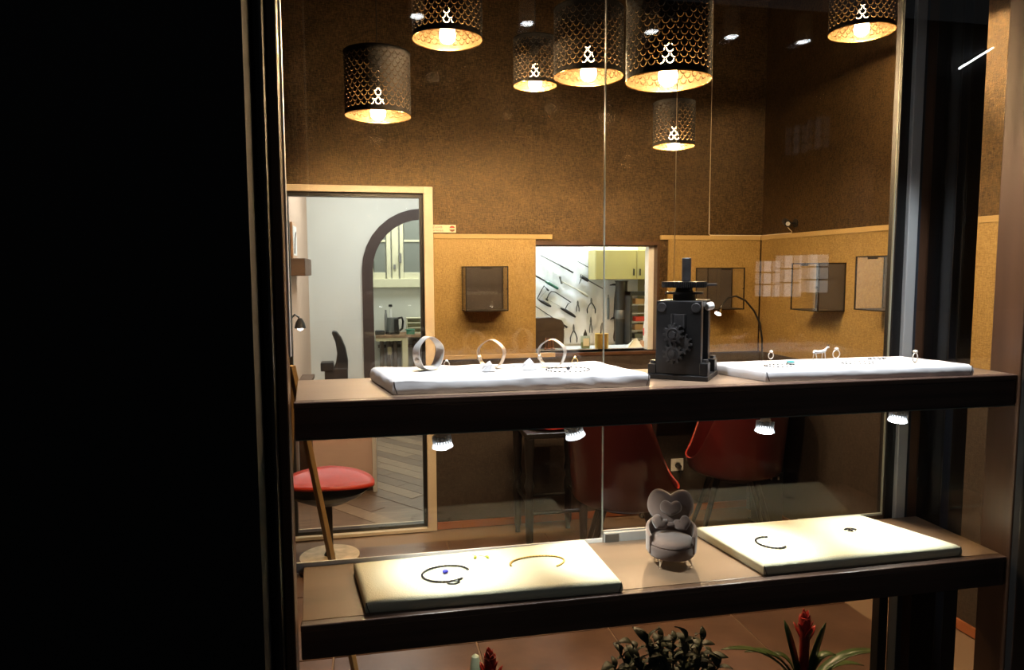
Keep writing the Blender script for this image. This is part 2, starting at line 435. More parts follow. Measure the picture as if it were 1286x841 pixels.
struct(I().box((-.9, 4.50, 2.9), (2.4, 10.0, 3.0)).build('ceiling_back_room', K['white']))
# arch wall
ax0 = at(455, 360, Y=Y2).x; atop = at(525, 262, Y=Y2).z; ar = .60; axc = ax0+ar
def archline(r, zc, n=16): return [(axc+r*cos(a), zc+r*sin(a)) for a in [pi*i/n for i in range(n+1)]]
zc = atop-ar
hole = [(axc+ar-.05, .0), *archline(ar-.05, zc), (axc-ar+.05, .0)]
b = I(); outer = [(xl-.12, -.003), (axc-ar+.05, -.003), *reversed(archline(ar-.05, zc)), (axc+ar-.05, -.003), (2.3, -.003), (2.3, 2.9), (xl-.12, 2.9)]
b.plate(outer, [], FACE((0, Y2, 0)), .14); struct(b.build('wall_arch', K['white']))
b = I(); o_ = [(axc-ar, 0), *reversed(archline(ar, zc)), (axc+ar, 0), (axc+ar-.105, 0), *archline(ar-.105, zc), (axc-ar+.105, 0)]
b.plate(o_, [], FACE((0, Y2-.03, 0)), .05); struct(b.build('trim_arch', K['archfr']))
# kitchen behind the arch
Y3 = 9.5
struct(I().box((-.75, Y3, -.004), (2.4, Y3+.12, 2.9)).build('wall_kitchen_back', K['white']))
struct(I().box((ax0-.25, Y2+.14, -.004), (ax0-.12, Y3, 2.9)).build('wall_kitchen_left', K['white']))
kw = struct(bpy.data.objects.new('window_3', None)); COL.objects.link(kw)
def P3(x, y): p = at(x, y, Y=Y3-.06); return p.x, p.z
def rect3(b, xa, ya, xb, yb, d0, d1):
    x0, z1 = P3(xa, ya); x1, z0 = P3(xb, yb); b.box((x0, Y3-d1, z0), (x1, Y3-d0, z1))
b = I(); rect3(b, 452, 240, 574, 252, .0, .05); rect3(b, 452, 252, 466, 350, .0, .05); rect3(b, 491, 252, 501, 350, 0, .05); rect3(b, 560, 252, 574, 350, 0, .05); b.build('window_frame', K['creamwin'], kw, bevel=.004)
b = I(); rect3(b, 452, 350, 576, 360, 0, .11); b.build('window_sill', K['creamwin'], kw, bevel=.005)
for xa, xb in ((463, 491), (501, 560)):
    b = I(); rect3(b, xa, 252, xa+6, 350, .05, .075); rect3(b, xb-7, 252, xb, 350, .05, .075); rect3(b, xa+6, 342, xb-7, 350, .05, .075); rect3(b, xa+6, 252, xb-7, 257, .05, .075); rect3(b, xa+6, 301, xb-7, 304, .05, .075)
    b.build('window_sash', K['creamwin'], kw, bevel=.004)
    for q in ((257, 301), (304, 342)):
        b = I(); rect3(b, xa+6, q[0], xb-7, q[1], .052, .060); b.build('window_pane', K['frosted'], kw)
b = I(); rect3(b, 501, 318, 504, 330, .075, .1); rect3(b, 493, 258, 496, 265, .05, .07); rect3(b, 494, 332, 497, 338, .05, .07); b.build('window_handle', K['greypl'], kw)

# ------------------------------------------------------------------ workshop behind the opening
YW = 5.42
struct(I().box((.9, YW, .6), (2.25, YW+.1, 2.7)).build('wall_workshop_back', K['white']))
struct(I().box((.86, 4.50, .6), (.98, YW, 2.7)).build('wall_workshop_left', K['white']))
struct(I().box((2.13, 4.50, .6), (2.25, YW, 2.7)).build('wall_workshop_right', K['yellowcab']))
struct(I().box((.86, 4.50, 2.7), (2.25, YW+.1, 2.78)).build('ceiling_workshop', K['white']))
struct(I().box((.86, 4.50, .5), (2.25, YW, .6)).build('floor_workshop', K['grout']))

# ------------------------------------------------------------------ the show window
XL, XE, YF, YG = -.115, 1.380, 1.30, 1.562
ZU, ZL = 1.370, .962
# left and right posts
wd = struct(bpy.data.objects.new('window_1', None)); COL.objects.link(wd)
def prof(name, m_, lo, hi, bv=.002): return I().box(lo, hi).build(name, K[m_], wd, bevel=bv)
prof('left_post', 'black', (-.172, 1.235, 0), (-.152, 1.305, 2.6), .006)
prof('left_post_wood', 'post', (-.152, 1.262, 0), (-.134, 1.310, 2.6), .003)
prof('left_post_profile', 'alu', (-.134, 1.295, 1.45), (-.1305, 1.312, 2.6), .001)
prof('right_front_post', 'post', (1.384, 1.286, 0), (1.44, 1.365, 2.6), .003)
# rear corner on the right: black strip, aluminium profile, wood strip, black post and blue grey door profiles
prof('corner_strip', 'black', (1.296, 1.572, 0), (1.322, 1.60, 2.6))
prof('corner_profile', 'alu', (1.322, 1.562, .955), (1.350, 1.60, 2.6))
prof('corner_grey_strip', 'bluegrey', (1.350, 1.572, 0), (1.366, 1.60, 2.6))  # blue grey strip between the aluminium profile and the wood
prof('corner_wood', 'post', (1.366, 1.575, 0), (1.395, 1.61, 2.6))
prof('corner_post', 'black', (1.395, 1.58, 0), (1.475, 1.66, 2.6), .003)
prof('side_door_profile', 'bluegrey', (1.500, 1.66, 0), (1.535, 1.70, 2.6))
prof('side_door_profile', 'bluegrey', (1.545, 1.66, 0), (1.575, 1.72, 2.6))
prof('side_door_post', 'black', (1.475, 1.70, 0), (1.500, 1.74, 2.6)); prof('side_door_post', 'black', (1.575, 1.68, 0), (1.640, 1.74, 2.6))
prof('top_board', 'black', (-.131, 1.2685, 2.30), (1.3835, 1.60, 2.40))
prof('side_door_threshold', 'black', (1.44, 1.62, 0), (2.3, 1.72, .33))
# glass
def pane(lo, hi, name='glass_pane', m_='pane'): return I().box(lo, hi).build(name, K[m_], wd)
pane((-.134, 1.263, .28), (1.384, 1.268, 2.45), 'front_glass')
pane((-.17, 1.568, .955), (.5335, 1.574, 2.30), 'rear_glass')
pane((.5365, 1.568, .955), (1.286, 1.574, 2.30), 'rear_glass')
pane((1.386, 1.367, ZL+.0), (1.390, 1.572, 2.30), 'side_glass')
b = I().box((.5342, 1.5675, .985), (.5358, 1.5745, 2.30)); b.build('glass_edge', K['paneedge'], wd)
b = I().box((1.2868, 1.568, .975), (1.2885, 1.574, 2.30)).box((1.05, 1.568, .970), (1.2885, 1.574, .975)); b.build('glass_edge', K['paneedge'], wd)
# bottom rails of the sliding glass
b = I().box((-.17, 1.564, .948), (.5335, 1.578, .955)).box((-.17, 1.564, .955), (.5335, 1.5675, .970)); b.build('glass_rail', K['whitepl'], wd)
b = I().box((.5365, 1.558, .948), (.70, 1.5675, .984)).box((.5365, 1.5745, .948), (.70, 1.582, .984)); b.build('glass_rail', K['alu'], wd, bevel=.002)
b = I().box((.538, 1.556, .950), (.572, 1.558, .982)); b.build('glass_rail_clip', K['steel'], wd, bevel=.001)
# window bench for the plants
struct(I().box((-.14, 1.275, -.0), (1.384, 1.95, .25)).build('window_ledge', K['black'], bevel=.004))

XB = -.145
def shelf(name, label, z, flip):
    r = thing(name, label, 'shelf')
    I().add([(XL-.012, YF+.0125, z-.028), (XE+.004, YF+.0125, z-.028), (XE+.004, YG, z-.028), (XB, YG, z-.028), (XL-.012, YF+.0125, z), (XE+.004, YF+.0125, z), (XE+.004, YG, z), (XB, YG, z)], [(0,3,2,1),(4,5,6,7),(0,1,5,4),(1,2,6,5),(2,3,7,6),(3,0,4,7)]).build('board', K['shelftop'], r, bevel=.001)
    I().box((XL-.014, YF-.004, z-.068), (XE+.004, YF+.012, z-.012)).build('apron', K['shelf'], r, bevel=.003)
    I().box((XL-.014, YF-.008, z-.012), (XE+.004, YF+.012, z)).build('front_lip', K['shelf'], r, bevel=.002)
    return r
up = shelf('display_shelf', 'upper dark wooden display shelf carrying the black rolling mill', ZU, 0)
lo = shelf('display_shelf', 'lower dark wooden display shelf carrying the tiny heart armchair', ZL, 1)
I().box((XL-.013, YF-.0045, ZU-.0695), (XE+.004, YF-.001, ZU-.068)).build('lit_edge_strip', K['paneedge'], up)  # pale strip added, the apron's lit lower edge put into colour
I().box((XL, YG-.012, ZU-.062), (XE+.004, YG, ZU-.028)).build('rear_rail', K['post'], up)

# ------------------------------------------------------------------ trays
def tray(label, corners, zbase, h, m_, wrinkle=0, seed=0):
    """padded board covered with cloth; corners fl, fr, br, bl in xy"""
    c = [Vector((x, y)) for x, y in corners]; cen = sum(c, Vector((0, 0)))/4
    root = thing('display_board', label, 'display board', (cen.x, cen.y, zbase))
    n, k = 40, 16; rnd = random.Random(seed)
    import mathutils.noise as mn
    b = I(); e = .004
    def P(u, v): return (c[0]*(1-u)+c[1]*u)*(1-v)+(c[3]*(1-u)+c[2]*u)*v - cen
    U = [0, .008]+[.02+.96*i/n for i in range(n+1)]+[.992, 1]; V = [0, .02]+[.05+.9*i/k for i in range(k+1)]+[.98, 1]
    def hz(u, v):
        d = min(u*.5, (1-u)*.5, v*.2, (1-v)*.2); q = h - (e if d < .001 else (e*.25 if d < .005 else 0))
        if wrinkle: q += wrinkle*mn.noise(Vector((u*9+seed, v*4, 0)))*(1 if d < .04 else .35)
        return q
    vs = []; idx = {}
    for i, u in enumerate(U):
        for j, v in enumerate(V):
            p = P(u, v); idx[i, j] = len(vs); vs.append((p.x, p.y, hz(u, v)))
    fs = [(idx[i, j], idx[i+1, j], idx[i+1, j+1], idx[i, j+1]) for i in range(len(U)-1) for j in range(len(V)-1)]
    ring = [(i, 0) for i in range(len(U))]+[(len(U)-1, j) for j in range(1, len(V))]+[(i, len(V)-1) for i in range(len(U)-2, -1, -1)]+[(0, j) for j in range(len(V)-2, 0, -1)]
    lays = [[idx[q] for q in ring]]
    for t in (.72, .4, .12, 0):
        L = []
        for (i, j) in ring:
            p = P(U[i], V[j]); d = p.normalized()*0
            bul = (.0025+wrinkle*.9*mn.noise(Vector((p.x*30+seed, p.y*30, t*2))))*sin(pi*min(1, t+.12)) if wrinkle or t else 0
            nx = Vector(((1 if i == len(U)-1 else -1 if i == 0 else 0), (1 if j == len(V)-1 else -1 if j == 0 else 0)))
            p = p + nx*bul; L.append(len(vs)); vs.append((p.x, p.y, h*t+.0004))
        lays.append(L)
    for a, bb in zip(lays, lays[1:]):
        for q in range(len(a)): w_ = (q+1) % len(a); fs.append((a[q], bb[q], bb[w_], a[w_]))
    fs.append(tuple(lays[-1]))
    b.add(vs, fs); b.build('cloth_cover', K[m_], root, smooth=True)
    # folded corners of the cloth: a thin dark seam at both front corners
    for q, s_ in ((c[0], 1), (c[1], -1)):
        p = q-cen; I().tube([(p.x+s_*.006, p.y-.0032, .002), (p.x+s_*.002, p.y-.0030, h*.5), (p.x+s_*.0005, p.y-.001, h-.003)], .0009, 6).build('corner_fold', K['boxback'], root)
    return root, cen
TH = .024
tUL, _ = tray('white satin covered display board under the three cuff bracelets', [(.047, 1.334), (.545, 1.322), (.500, 1.515), (.008, 1.530)], ZU, TH+.004, 'satin', .0035, 3)
tUR, _ = tray('white covered display board on the upper shelf right of the rolling mill', [(.800, 1.322), (1.281, 1.308), (1.245, 1.475), (.752, 1.470)], ZU, TH, 'satin', .0015, 8)
tLL, _ = tray('off white canvas board with blue and brown necklaces, left on the lower shelf', [(-.012, 1.317), (.485, 1.303), (.480, 1.530), (-.036, 1.505)], ZL, TH, 'canvas', 0, 1)
tLR, _ = tray('off white canvas board with a dark bracelet, right of the heart armchair', [(.803, 1.315), (1.287, 1.318), (1.205, 1.548), (.768, 1.552)], ZL, TH, 'canvas', 0, 2)
TU, TL_ = ZU+TH+.004, ZL+TH

# ------------------------------------------------------------------ jewellery
def cuff(px, Y, r, wd_, yaw, m_, label, gap=0):
    p = at(px, 455, Y=Y); z = TU+.0015+r
    root = thing('cuff_bracelet', label, 'bracelet', (p.x, p.y, z), radians(yaw), 'cuff bracelets standing on the white satin board')
    n = 48; b = I(); t = .0016
    vs = []; fs = []
    for i in range(n):
        a = 2*pi*i/n; w2 = wd_*(.55+.45*abs(cos(a*.5+.5)))/2
        hh = 1+.03*sin(5*a)
        for rr, yy in ((r*hh, -w2), (r*hh, w2), ((r-t)*hh, w2), ((r-t)*hh, -w2)): vs.append((rr*cos(a), yy, rr*sin(a)*(1/hh if sin(a) < -.8 else 1)))
    for i in range(n):
        j = (i+1) % n
        for k in range(4): l = (k+1) % 4; fs.append((i*4+k, j*4+k, j*4+l, i*4+l))
    b.add(vs, fs); b.build('band', K[m_], root, smooth=True)
    b = I(); a = radians(200)
    b.ball((r*cos(a)*.96, 0, r*sin(a)*.96), .0045, 10, 6, (1, 1.6, 1.4)).cyl((r*cos(a)*.97, -.004, r*sin(a)*.97), (r*.82*cos(a), .004, r*.82*sin(a)), .002, .001, 8)
    b.build('clasp', K['rose'], root, smooth=True)
    return root
cuff(538, 1.45, .0335, .026, 38, 'silver', 'wide polished silver cuff bracelet, leftmost, in front of the door frame')
cuff(617, 1.45, .0290, .020, -30, 'rose', 'faceted rose toned cuff bracelet standing behind a white stone, middle of three')
cuff(693, 1.43, .0290, .020, -32, 'silver', 'slim plain silver cuff bracelet standing nearest the workshop opening')

def chain(name, label, cx, cy, z, rx, ry, n, size, m_, rot=0, a0=0, a1=2*pi, extra=None, jitter=.1, cat='necklace'):
    root = thing(name, label, cat, (cx, cy, z), rot)
    b = I(); rnd = random.Random(len(label))
    for i in range(n):
        a = a0+(a1-a0)*i/n; q = 1+jitter*.15*sin(3*a)
        x, y = rx*cos(a)*q, ry*sin(a)*q; tg = math.atan2(ry*cos(a), -rx*sin(a))
        M = Matrix.Translation((x, y, size*.62)) @ Matrix.Rotation(tg, 4, 'Z')
        b.ball((0, 0, 0), size, 8, 6, (1.35, .7, .6), M)
    o = b.build('bead_string', K[m_], root, smooth=True)
    pth = [(rx*cos(a0+(a1-a0)*i/60)*(1+jitter*.15*sin(3*(a0+(a1-a0)*i/60))), ry*sin(a0+(a1-a0)*i/60)*(1+jitter*.15*sin(3*(a0+(a1-a0)*i/60))), size*.5) for i in range(61)]
    I().tube(pth, size*.16, 5).build('cord', K['darksteel'], root)
    if extra: extra(root)
    return root
p = at(560, 721, Z=TL_)
def blue_p(r):
    I().ball((0, .006, .004), .006, 10, 6, (1.1, .9, .6)).build('pendant', K['bluestone'], r, smooth=True)
    I().tube([(.012*cos(2*pi*i/16)+.006, .006*sin(2*pi*i/16)-.045, .0015) for i in range(16)], .0014, 6, closed=True).build('clasp', K['bead'], r, smooth=True)
chain('necklace', 'dark blue bead necklace with a blue stone on the left canvas board', p.x, p.y, TL_, .048, .038, 34, .0034, 'bead', .1, .2, 2*pi-.9, blue_p)
p = at(675, 707, Z=TL_)
chain('necklace', 'gold and brown link necklace near the right end of the left canvas board', p.x, p.y, TL_, .058, .034, 34, .0032, 'brass', .05, -.9, pi+.1)
for k, px_ in enumerate((597, 611)):
    p = at(px_, 700, Z=TL_)
    r = thing('earring', ('left' if k == 0 else 'right')+' yellow green drop earring at the back of the left canvas board', 'earring', (p.x, p.y, TL_), .3*(k*2-1), 'pair of yellow green drop earrings')
    I().ball((0, -.004, .003), .006, 8, 6, (.5, 1.2, .5)).build('drop', K['green'], r, smooth=True)
    I().tube([(0, .002, .0015), (-.004, .009, .0012), (-.010, .016, .001)], .0005, 5).build('hook', K['goldm'], r)
p = at(968, 682, Z=TL_)
def rp(r): I().tube([(.008*cos(2*pi*i/14)+.004, .010*sin(2*pi*i/14)-.002, .0015) for i in range(14)], .0008, 5, closed=True).build('charm', K['silver'], r, smooth=True)
chain('bracelet', 'black beaded bracelet on the canvas board beside the heart armchair', p.x, p.y, TL_, .030, .034, 16, .0036, 'bead', .3, 1.0, 5.2, rp, cat='bracelet')
p = at(1065, 664, Z=TL_)
r = thing('brooch', 'small dark leaf shaped brooch at the back of the right canvas board', 'brooch', (p.x, p.y, TL_))
for k in range(5):
    a = .6+k*.55; I().ball((0, 0, 0), .0075, 8, 6, (1.3, .28, .3), Matrix.Translation((.008*cos(-a), .013*sin(-a), .0028)) @ Matrix.Rotation(-a, 4, 'Z')).build('leaf', K['bead'] if k % 2 else K['darksteel'], r, smooth=True)
I().cyl((-.002, .004, .002), (.004, -.022, .002), .0009, .0007, 6).build('stem', K['silver'], r)
# upper boards
p = at(712, 464, Z=TU)
def fl_(r): I().ball((0, -.002, .004), .004, 8, 6).build('pendant', K['bead'], r, smooth=True)
chain('necklace', 'fine silver necklace with a dark bead lying right of the slim cuff', p.x, p.y-.008, TU, .045, .035, 26, .0022, 'bead', 0, 0, 2*pi, fl_)
def ring(px_, py, Z, label, s=1, stone='silver', col_='silver', Y=None):
    p = at(px_, py, Z=Z) if Y is None else at(px_, py, Y=Y)
    r = thing('finger_ring', label, 'ring', (p.x, p.y, Z), random.uniform(-.5, .5), 'rings standing on the white boards')
    R = .0085*s
    I().tube([(R*cos(2*pi*i/20), 0, R+.001+R*sin(2*pi*i/20)) for i in range(20)], .0011*s, 6, closed=True).build('hoop', K[col_], r, smooth=True)
    I().ball((0, 0, 2*R+.003*s), .0048*s, 8, 5, (1, 1, .75)).build('stone', K[stone], r)
ring(561, 461, TU, 'small silver ring just right of the widest cuff', .7)
ring(722, 458, TU, 'small gold ring standing right of the slim cuff', .8, 'goldm', 'goldm')
ring(968, 451, ZU+TH, 'silver ring with a domed stone nearest the rolling mill, on the right upper board', .9)
ring(1050, 450, ZU+TH, 'silver ring with a large round stone just right of the tiny figurine', 1.1)
ring(1149, 455, ZU+TH, 'white crystal ring at the right end of the right upper board', 1.2)
# white lumps of cloth with stones
for px_, Y_, s_, lb in ((614, 1.405, .0165, 'white rock crystal in front of the middle cuff bracelet'), (664, 1.415, .0180, 'white rock crystal lying between the middle and slim cuffs')):
    p = at(px_, 462, Y=Y_)
    b = I(); rnd = random.Random(int(px_)); vs = [(cos(a)*s_*rnd.uniform(.8, 1.25), sin(a)*s_*rnd.uniform(.5, .8), 0) for a in [i*pi/4 for i in range(8)]]
    vs += [(cos(a+.3)*s_*.6*rnd.uniform(.7, 1.2), sin(a+.3)*s_*.45, s_*rnd.uniform(.55, .95)) for a in [i*pi/4 for i in range(8)]]+[(.1*s_, 0, s_*1.25)]
    fs = [(i, (i+1) % 8, 8+(i+1) % 8, 8+i) for i in range(8)]+[(8+i, 8+(i+1) % 8, 16) for i in range(8)]+[tuple(reversed(range(8)))]
    b.add(vs, fs); o = b.build('crystal', K['satin'], None, loc=(p.x, p.y, TU+.0015)); tag(o, lb, 'crystal', 'white crystals on the satin board')
p0 = at(640, 459, Y=1.44)
o = I().tube([(0, 0, .0030), (.012, .003, .0060), (.024, .001, .0035)], .0012, 6).build('silver_pin', K['silver'], None, loc=(p0.x-.008, p0.y, TU)); tag(o, 'thin silver pin lying between the two white crystals', 'pin')
p = at(1000, 453, Z=ZU+TH)
o = thing('pendant', 'teal stone pendant lying on the right upper board left of the figurine', 'pendant', (.905, 1.40, ZU+TH))
I().ball((0, 0, .0042), .007, 10, 6, (1.4, .9, .5)).build('stone', K['turq'], o, smooth=True)
I().tube([(.0095*cos(2*pi*i/20)*1.1, .0075*sin(2*pi*i/20), .0016) for i in range(20)], .0012, 6, closed=True).build('setting', K['silver'], o, smooth=True)
# small four legged figurine
p = at(1029, 456, Z=ZU+TH)
r = thing('animal_figurine', 'tiny white four legged animal figurine on thin legs, centre of the right upper board', 'figurine', (p.x, p.y, ZU+TH), .1)
b = I(); b.tube([(-.018, 0, .0235), (-.014, 0, .0255), (-.004, 0, .0250), (.006, 0, .0258), (.012, 0, .0265), (.0165, 0, .031), (.019, 0, .034)], [.0012, .0038, .0036, .0036, .0038, .0022, .0018], 10)
b.ball((.0215, 0, .0345), .0028, 10, 6, (1.5, .8, .8)); b.build('body', K['satin'], r, smooth=True)
for x_, y_, dx in ((-.0135, .002, -.002), (-.0125, -.0025, .003), (.009, .002, -.001), (.0115, -.0025, .0015)):
    I().tube([(x_, y_, .0235), (x_+dx, y_, .012), (x_+dx*.3, y_*1.3, 0)], [.0012, .0008, .0007], 6).build('leg', K['silver'], r)
for s_ in (-1, 1): I().tube([(.021, s_*.001, .0365), (.0205, s_*.0022, .0395), (.022, s_*.003, .042)], .0005, 5).build('horn', K['darksteel'], r)
# thin chains and ear studs scattered on the right upper board
chain('necklace', 'thin silver chain lying on the right upper board beside the mill', .865, 1.375, ZU+TH, .036, .018, 18, .0020, 'bead', 0, .3, 5.4)
chain('necklace', 'fine grey chain lying right of the figurine on the upper board', 1.055, 1.375, ZU+TH, .040, .02, 18, .0019, 'bead', 0, .3, 5.6)
chain('bracelet', 'fine dark bracelet lying near the back of the right upper board', 1.145, 1.432, ZU+TH, .022, .010, 12, .0020, 'bead', 0, 0, 2*pi, cat='bracelet')

# ------------------------------------------------------------------ rolling mill
ml = thing('rolling_mill', 'black cast iron jeweller\'s rolling mill with gears standing on the upper shelf', 'rolling mill', (.668, 1.432, ZU), radians(-37)); ml.scale = (1.0, 1.0, 1.045)
I().box((-.064, -.060, 0), (.064, .060, .010)).build('base_plate', K['cast'], ml, bevel=.0015)
for y0, y1 in ((-.052, -.030), (.030, .052)):
    I().box((-.047, y0, .010), (.047, y1, .158)).build('side_plate', K['cast'], ml, bevel=.0015)
    for s_ in (-1, 1):
        I().box((s_*.054-.0085, y0-.004, .010), (s_*.054+.0085, y1+.004, .036) if s_ > 0 else (s_*.054+.0085, y1+.004, .030)).build('foot_block', K['cast'], ml, bevel=.0015)
        I().cyl((s_*.055, (y0+y1)/2, .030 if s_ < 0 else .036), (s_*.055, (y0+y1)/2, .036 if s_ < 0 else .042), .0065, n=6).build('bolt', K['castedge'], ml)
I().box((-.047, -.0295, .146), (.047, .0295, .158)).build('top_plate', K['cast'], ml, bevel=.001)
for z_ in (.050, .090): I().cyl((0, -.029, z_), (0, .029, z_), .019, n=28).build('roller', K['chrome'], ml, smooth=True)
for x_ in (-.035, .036):
    I().cyl((x_, -.0545, .145), (x_, -.0505, .145), .0095, n=20).build('rivet', K['castedge'], ml, smooth=True, bevel=.001)
I().cyl((.047, .0, .145), (.058, .012, .147), .008, n=20).build('tie_bar', K['ledbody'], ml, smooth=True, bevel=.002)
# slot with the screw housing
I().box((-.016, -.0535, .106), (.016, -.0515, .132)).build('slot_cover', K['castedge'], ml, bevel=.0006)
for s_ in (-1, 1): I().cyl((s_*.0125, -.055, .104), (s_*.0125, -.055, .132), .0022, n=10).build('slot_rod', K['castedge'], ml, smooth=True)
def gear(b, R, n, y0, y1, cx, cz, tooth=.005, ph=0):
    pts = []
    for i in range(n):
        for k, rr in ((0, R), (.28, R), (.42, R+tooth), (.72, R+tooth), (.88, R)):
            a = 2*pi*(i+k)/n+ph; pts.append((rr*cos(a), rr*sin(a)))
    b.plate(pts, [], M_at((cx, y0, cz), (1, 0, 0), (0, 0, 1)), y1-y0)
for cx_, cz_, y_, ph in ((-.008, .092, -.066, 0), (-.008, .054, -.066, .35), (.009, .073, -.060, .2)):
    b = I(); gear(b, .0155, 11, y_, -.0530, cx_, cz_, .0062, ph); g_ = b.build('drive_gear', K['castedge'], ml, bevel=.0005, seg=1)
    if y_ < -.063:
        I().tube([(cx_+.0115*cos(2*pi*i/24), y_, cz_+.0115*sin(2*pi*i/24)) for i in range(24)], .0011, 6, closed=True).build('gear_ring', K['castedge'], g_, smooth=True)
        I().cyl((cx_, y_-.006, cz_), (cx_, y_, cz_), .0068, n=6).build('gear_nut', K['castedge'], g_, bevel=.0006)
# adjusting screws and top gear
for x_ in (-.012, .012): I().cyl((x_, 0, .158), (x_, 0, .178), .007, n=16).build('screw_collar', K['castedge'], ml, smooth=True)
I().cyl((0, 0, .158), (0, 0, .170), .024, n=24).build('screw_hub', K['cast'], ml, smooth=True)
b = I(); gear_pts = []
b.lathe([(.040, .1705), (.040, .1745)], 32); b.build('spacer_disc', K['cast'], ml)
I().cyl((0, 0, .1745), (0, 0, .184), .018, n=24).build('gear_hub', K['cast'], ml, smooth=True)
b = I(); pts = []
n_ = 64
for i in range(n_):
    for k, rr in ((0, .044), (.3, .044), (.42, .0475), (.72, .0475), (.86, .044)): a = 2*pi*(i+k)/n_; pts.append((rr*cos(a), rr*sin(a)))
b.plate(pts, [], Matrix.Translation((0, 0, .1955)), .0115); b.build('top_gear', K['cast'], ml)
I().box((.040, -.006, .1865), (.071, .006, .1915), Matrix.Rotation(.55, 4, 'Z')).build('index_arm', K['castedge'], ml, bevel=.001)
I().cyl((.004, 0, .1955), (.004, 0, .244), .0098, n=24).build('spindle', K['castedge'], ml, smooth=True, bevel=.002)

# ------------------------------------------------------------------ tiny heart armchair
hp = at(842, 704, Z=ZL)
hc = thing('miniature_armchair', 'tiny mauve grey velvet armchair with a heart shaped back on the lower shelf', 'miniature armchair', (.640, 1.415, ZL), radians(-20))
def heart(s, n=48):
    o = []
    for i in range(n):
        t = 2*pi*i/n; x = 16*(abs(sin(t))**1.8)*(1 if sin(t) > 0 else -1); y = 13*cos(t)-1.9*cos(2*t)-2*cos(3*t)-cos(4*t); o.append((x/16*s, (y+2.5)/16*s*.96))
    return o
def puffy(b, outline, th, M, rings=6, back=True):
    n = len(outline); vs = []; fs = []
    c = (sum(p[0] for p in outline)/n, sum(p[1] for p in outline)/n)
    rows = []
    seq = [(sin(pi/2*k/rings), th*(1-sin(pi/2*k/rings)**3.2)**.5) for k in range(1, rings+1)]
    seq = seq[:-1]+[(1, 0)]+([(s_, -z_*.6) for s_, z_ in reversed(seq[:-1])] if back else [])
    vs.append((c[0], c[1], th))
    for s_, z_ in seq:
        rows.append(len(vs)); vs += [(c[0]+(p[0]-c[0])*s_, c[1]+(p[1]-c[1])*s_, z_) for p in outline]
    for i in range(n): fs.append((0, rows[0]+i, rows[0]+(i+1) % n))
    for a, c2 in zip(rows, rows[1:]):
        for i in range(n): fs.append((a+i, c2+i, c2+(i+1) % n, a+(i+1) % n))
    if back:
        vs.append((c[0], c[1], -th*.6)); e = rows[-1]
        for i in range(n): fs.append((e+(i+1) % n, e+i, len(vs)-1))
    else: fs.append(tuple(rows[-1]+i for i in range(n)))
    b.add([M @ Vector(v) for v in vs], fs)
tilt = radians(10)
def HM(x, y, z, rz=0, ti=tilt, roll=0): return Matrix.Translation((x, y, z)) @ Matrix.Rotation(rz, 4, 'Z') @ Matrix.Rotation(pi/2-ti, 4, 'X') @ Matrix.Rotation(roll, 4, 'Z')
# seat drum: pulled up on legs
I().lathe([(0, .0205), (.030, .0205), (.0445, .022), (.0475, .026), (.048, .044), (.0465, .0475), (.0455, .0478)], 48).build('seat_base', K['velvet2'], hc, smooth=True)
I().lathe([(.0455, .0478), (.0470, .0500), (.0460, .0535), (.042, .0575), (.034, .0605), (.020, .0625), (.0, .0632)], 48).build('seat_cushion', K['velvet'], hc, smooth=True)
# curved arm rail around the back
b = I(); vs = []; fs = []; n = 40; t_ = .0065
for i in range(n+1):
    a = radians(-28)+radians(236)*i/n; d = abs(i/n-.5)*2
    top = .070+.022*(1-d**2.2); ro = .0500+.004*(1-d); ri = ro-t_
    for rr, zz in ((ro, .030), (ro+.001, top-.003), (ro-t_/2, top), (ri, top-.003), (ri, .050), (ri+.002, .030)): vs.append((rr*cos(a), rr*sin(a), zz))
for i in range(n):
    for k in range(6): l = (k+1) % 6; fs.append((i*6+k, (i+1)*6+k, (i+1)*6+l, i*6+l))
fs += [tuple(range(6)), tuple(n*6+k for k in reversed(range(6)))]
b.add(vs, fs); b.build('arm_rail', K['velvet'], hc, smooth=True, bevel=.0015)
b = I(); puffy(b, [(a_, b_*1.14) for a_, b_ in heart(.048)], .009, HM(0, .034, .106)); b.build('heart_backrest', K['velvet'], hc, smooth=True)
b = I(); puffy(b, heart(.0225), .0085, HM(0, .0235, .112)); b.build('heart_cushion', K['velvet2'], hc, smooth=True)
for s_ in (-1, 1):
    b = I(); puffy(b, heart(.0190), .0085, HM(s_*.0245, .0165, .0815, s_*-.28, .16, s_*.62)); b.build('side_cushion', K['velvet'], hc, smooth=True)
I().ball((0, .018, .080), .007, 12, 8, (1.5, .8, .8)).build('bow_knot', K['velvet2'], hc, smooth=True)
for x_, y_ in ((-.022, -.034), (.036, -.022), (-.030, .028), (.03, .03)):
    d = Vector((x_, y_, 0)).normalized()
    I().tube([(x_*.9, y_*.9, .0215), (x_*.9+d.x*.005, y_*.9+d.y*.005, .016), (x_+d.x*.004, y_+d.y*.004, .008), (x_, y_, .004), (x_+d.x*.002, y_+d.y*.002, .0015)], [.003, .0026, .0016, .0014, .0022], 8).build('leg', K['rose'], hc, smooth=True)
for o_ in [x for x in COL.objects if x.parent == hc]: pass
hc.scale = (1.06, 1.06, 1.0)

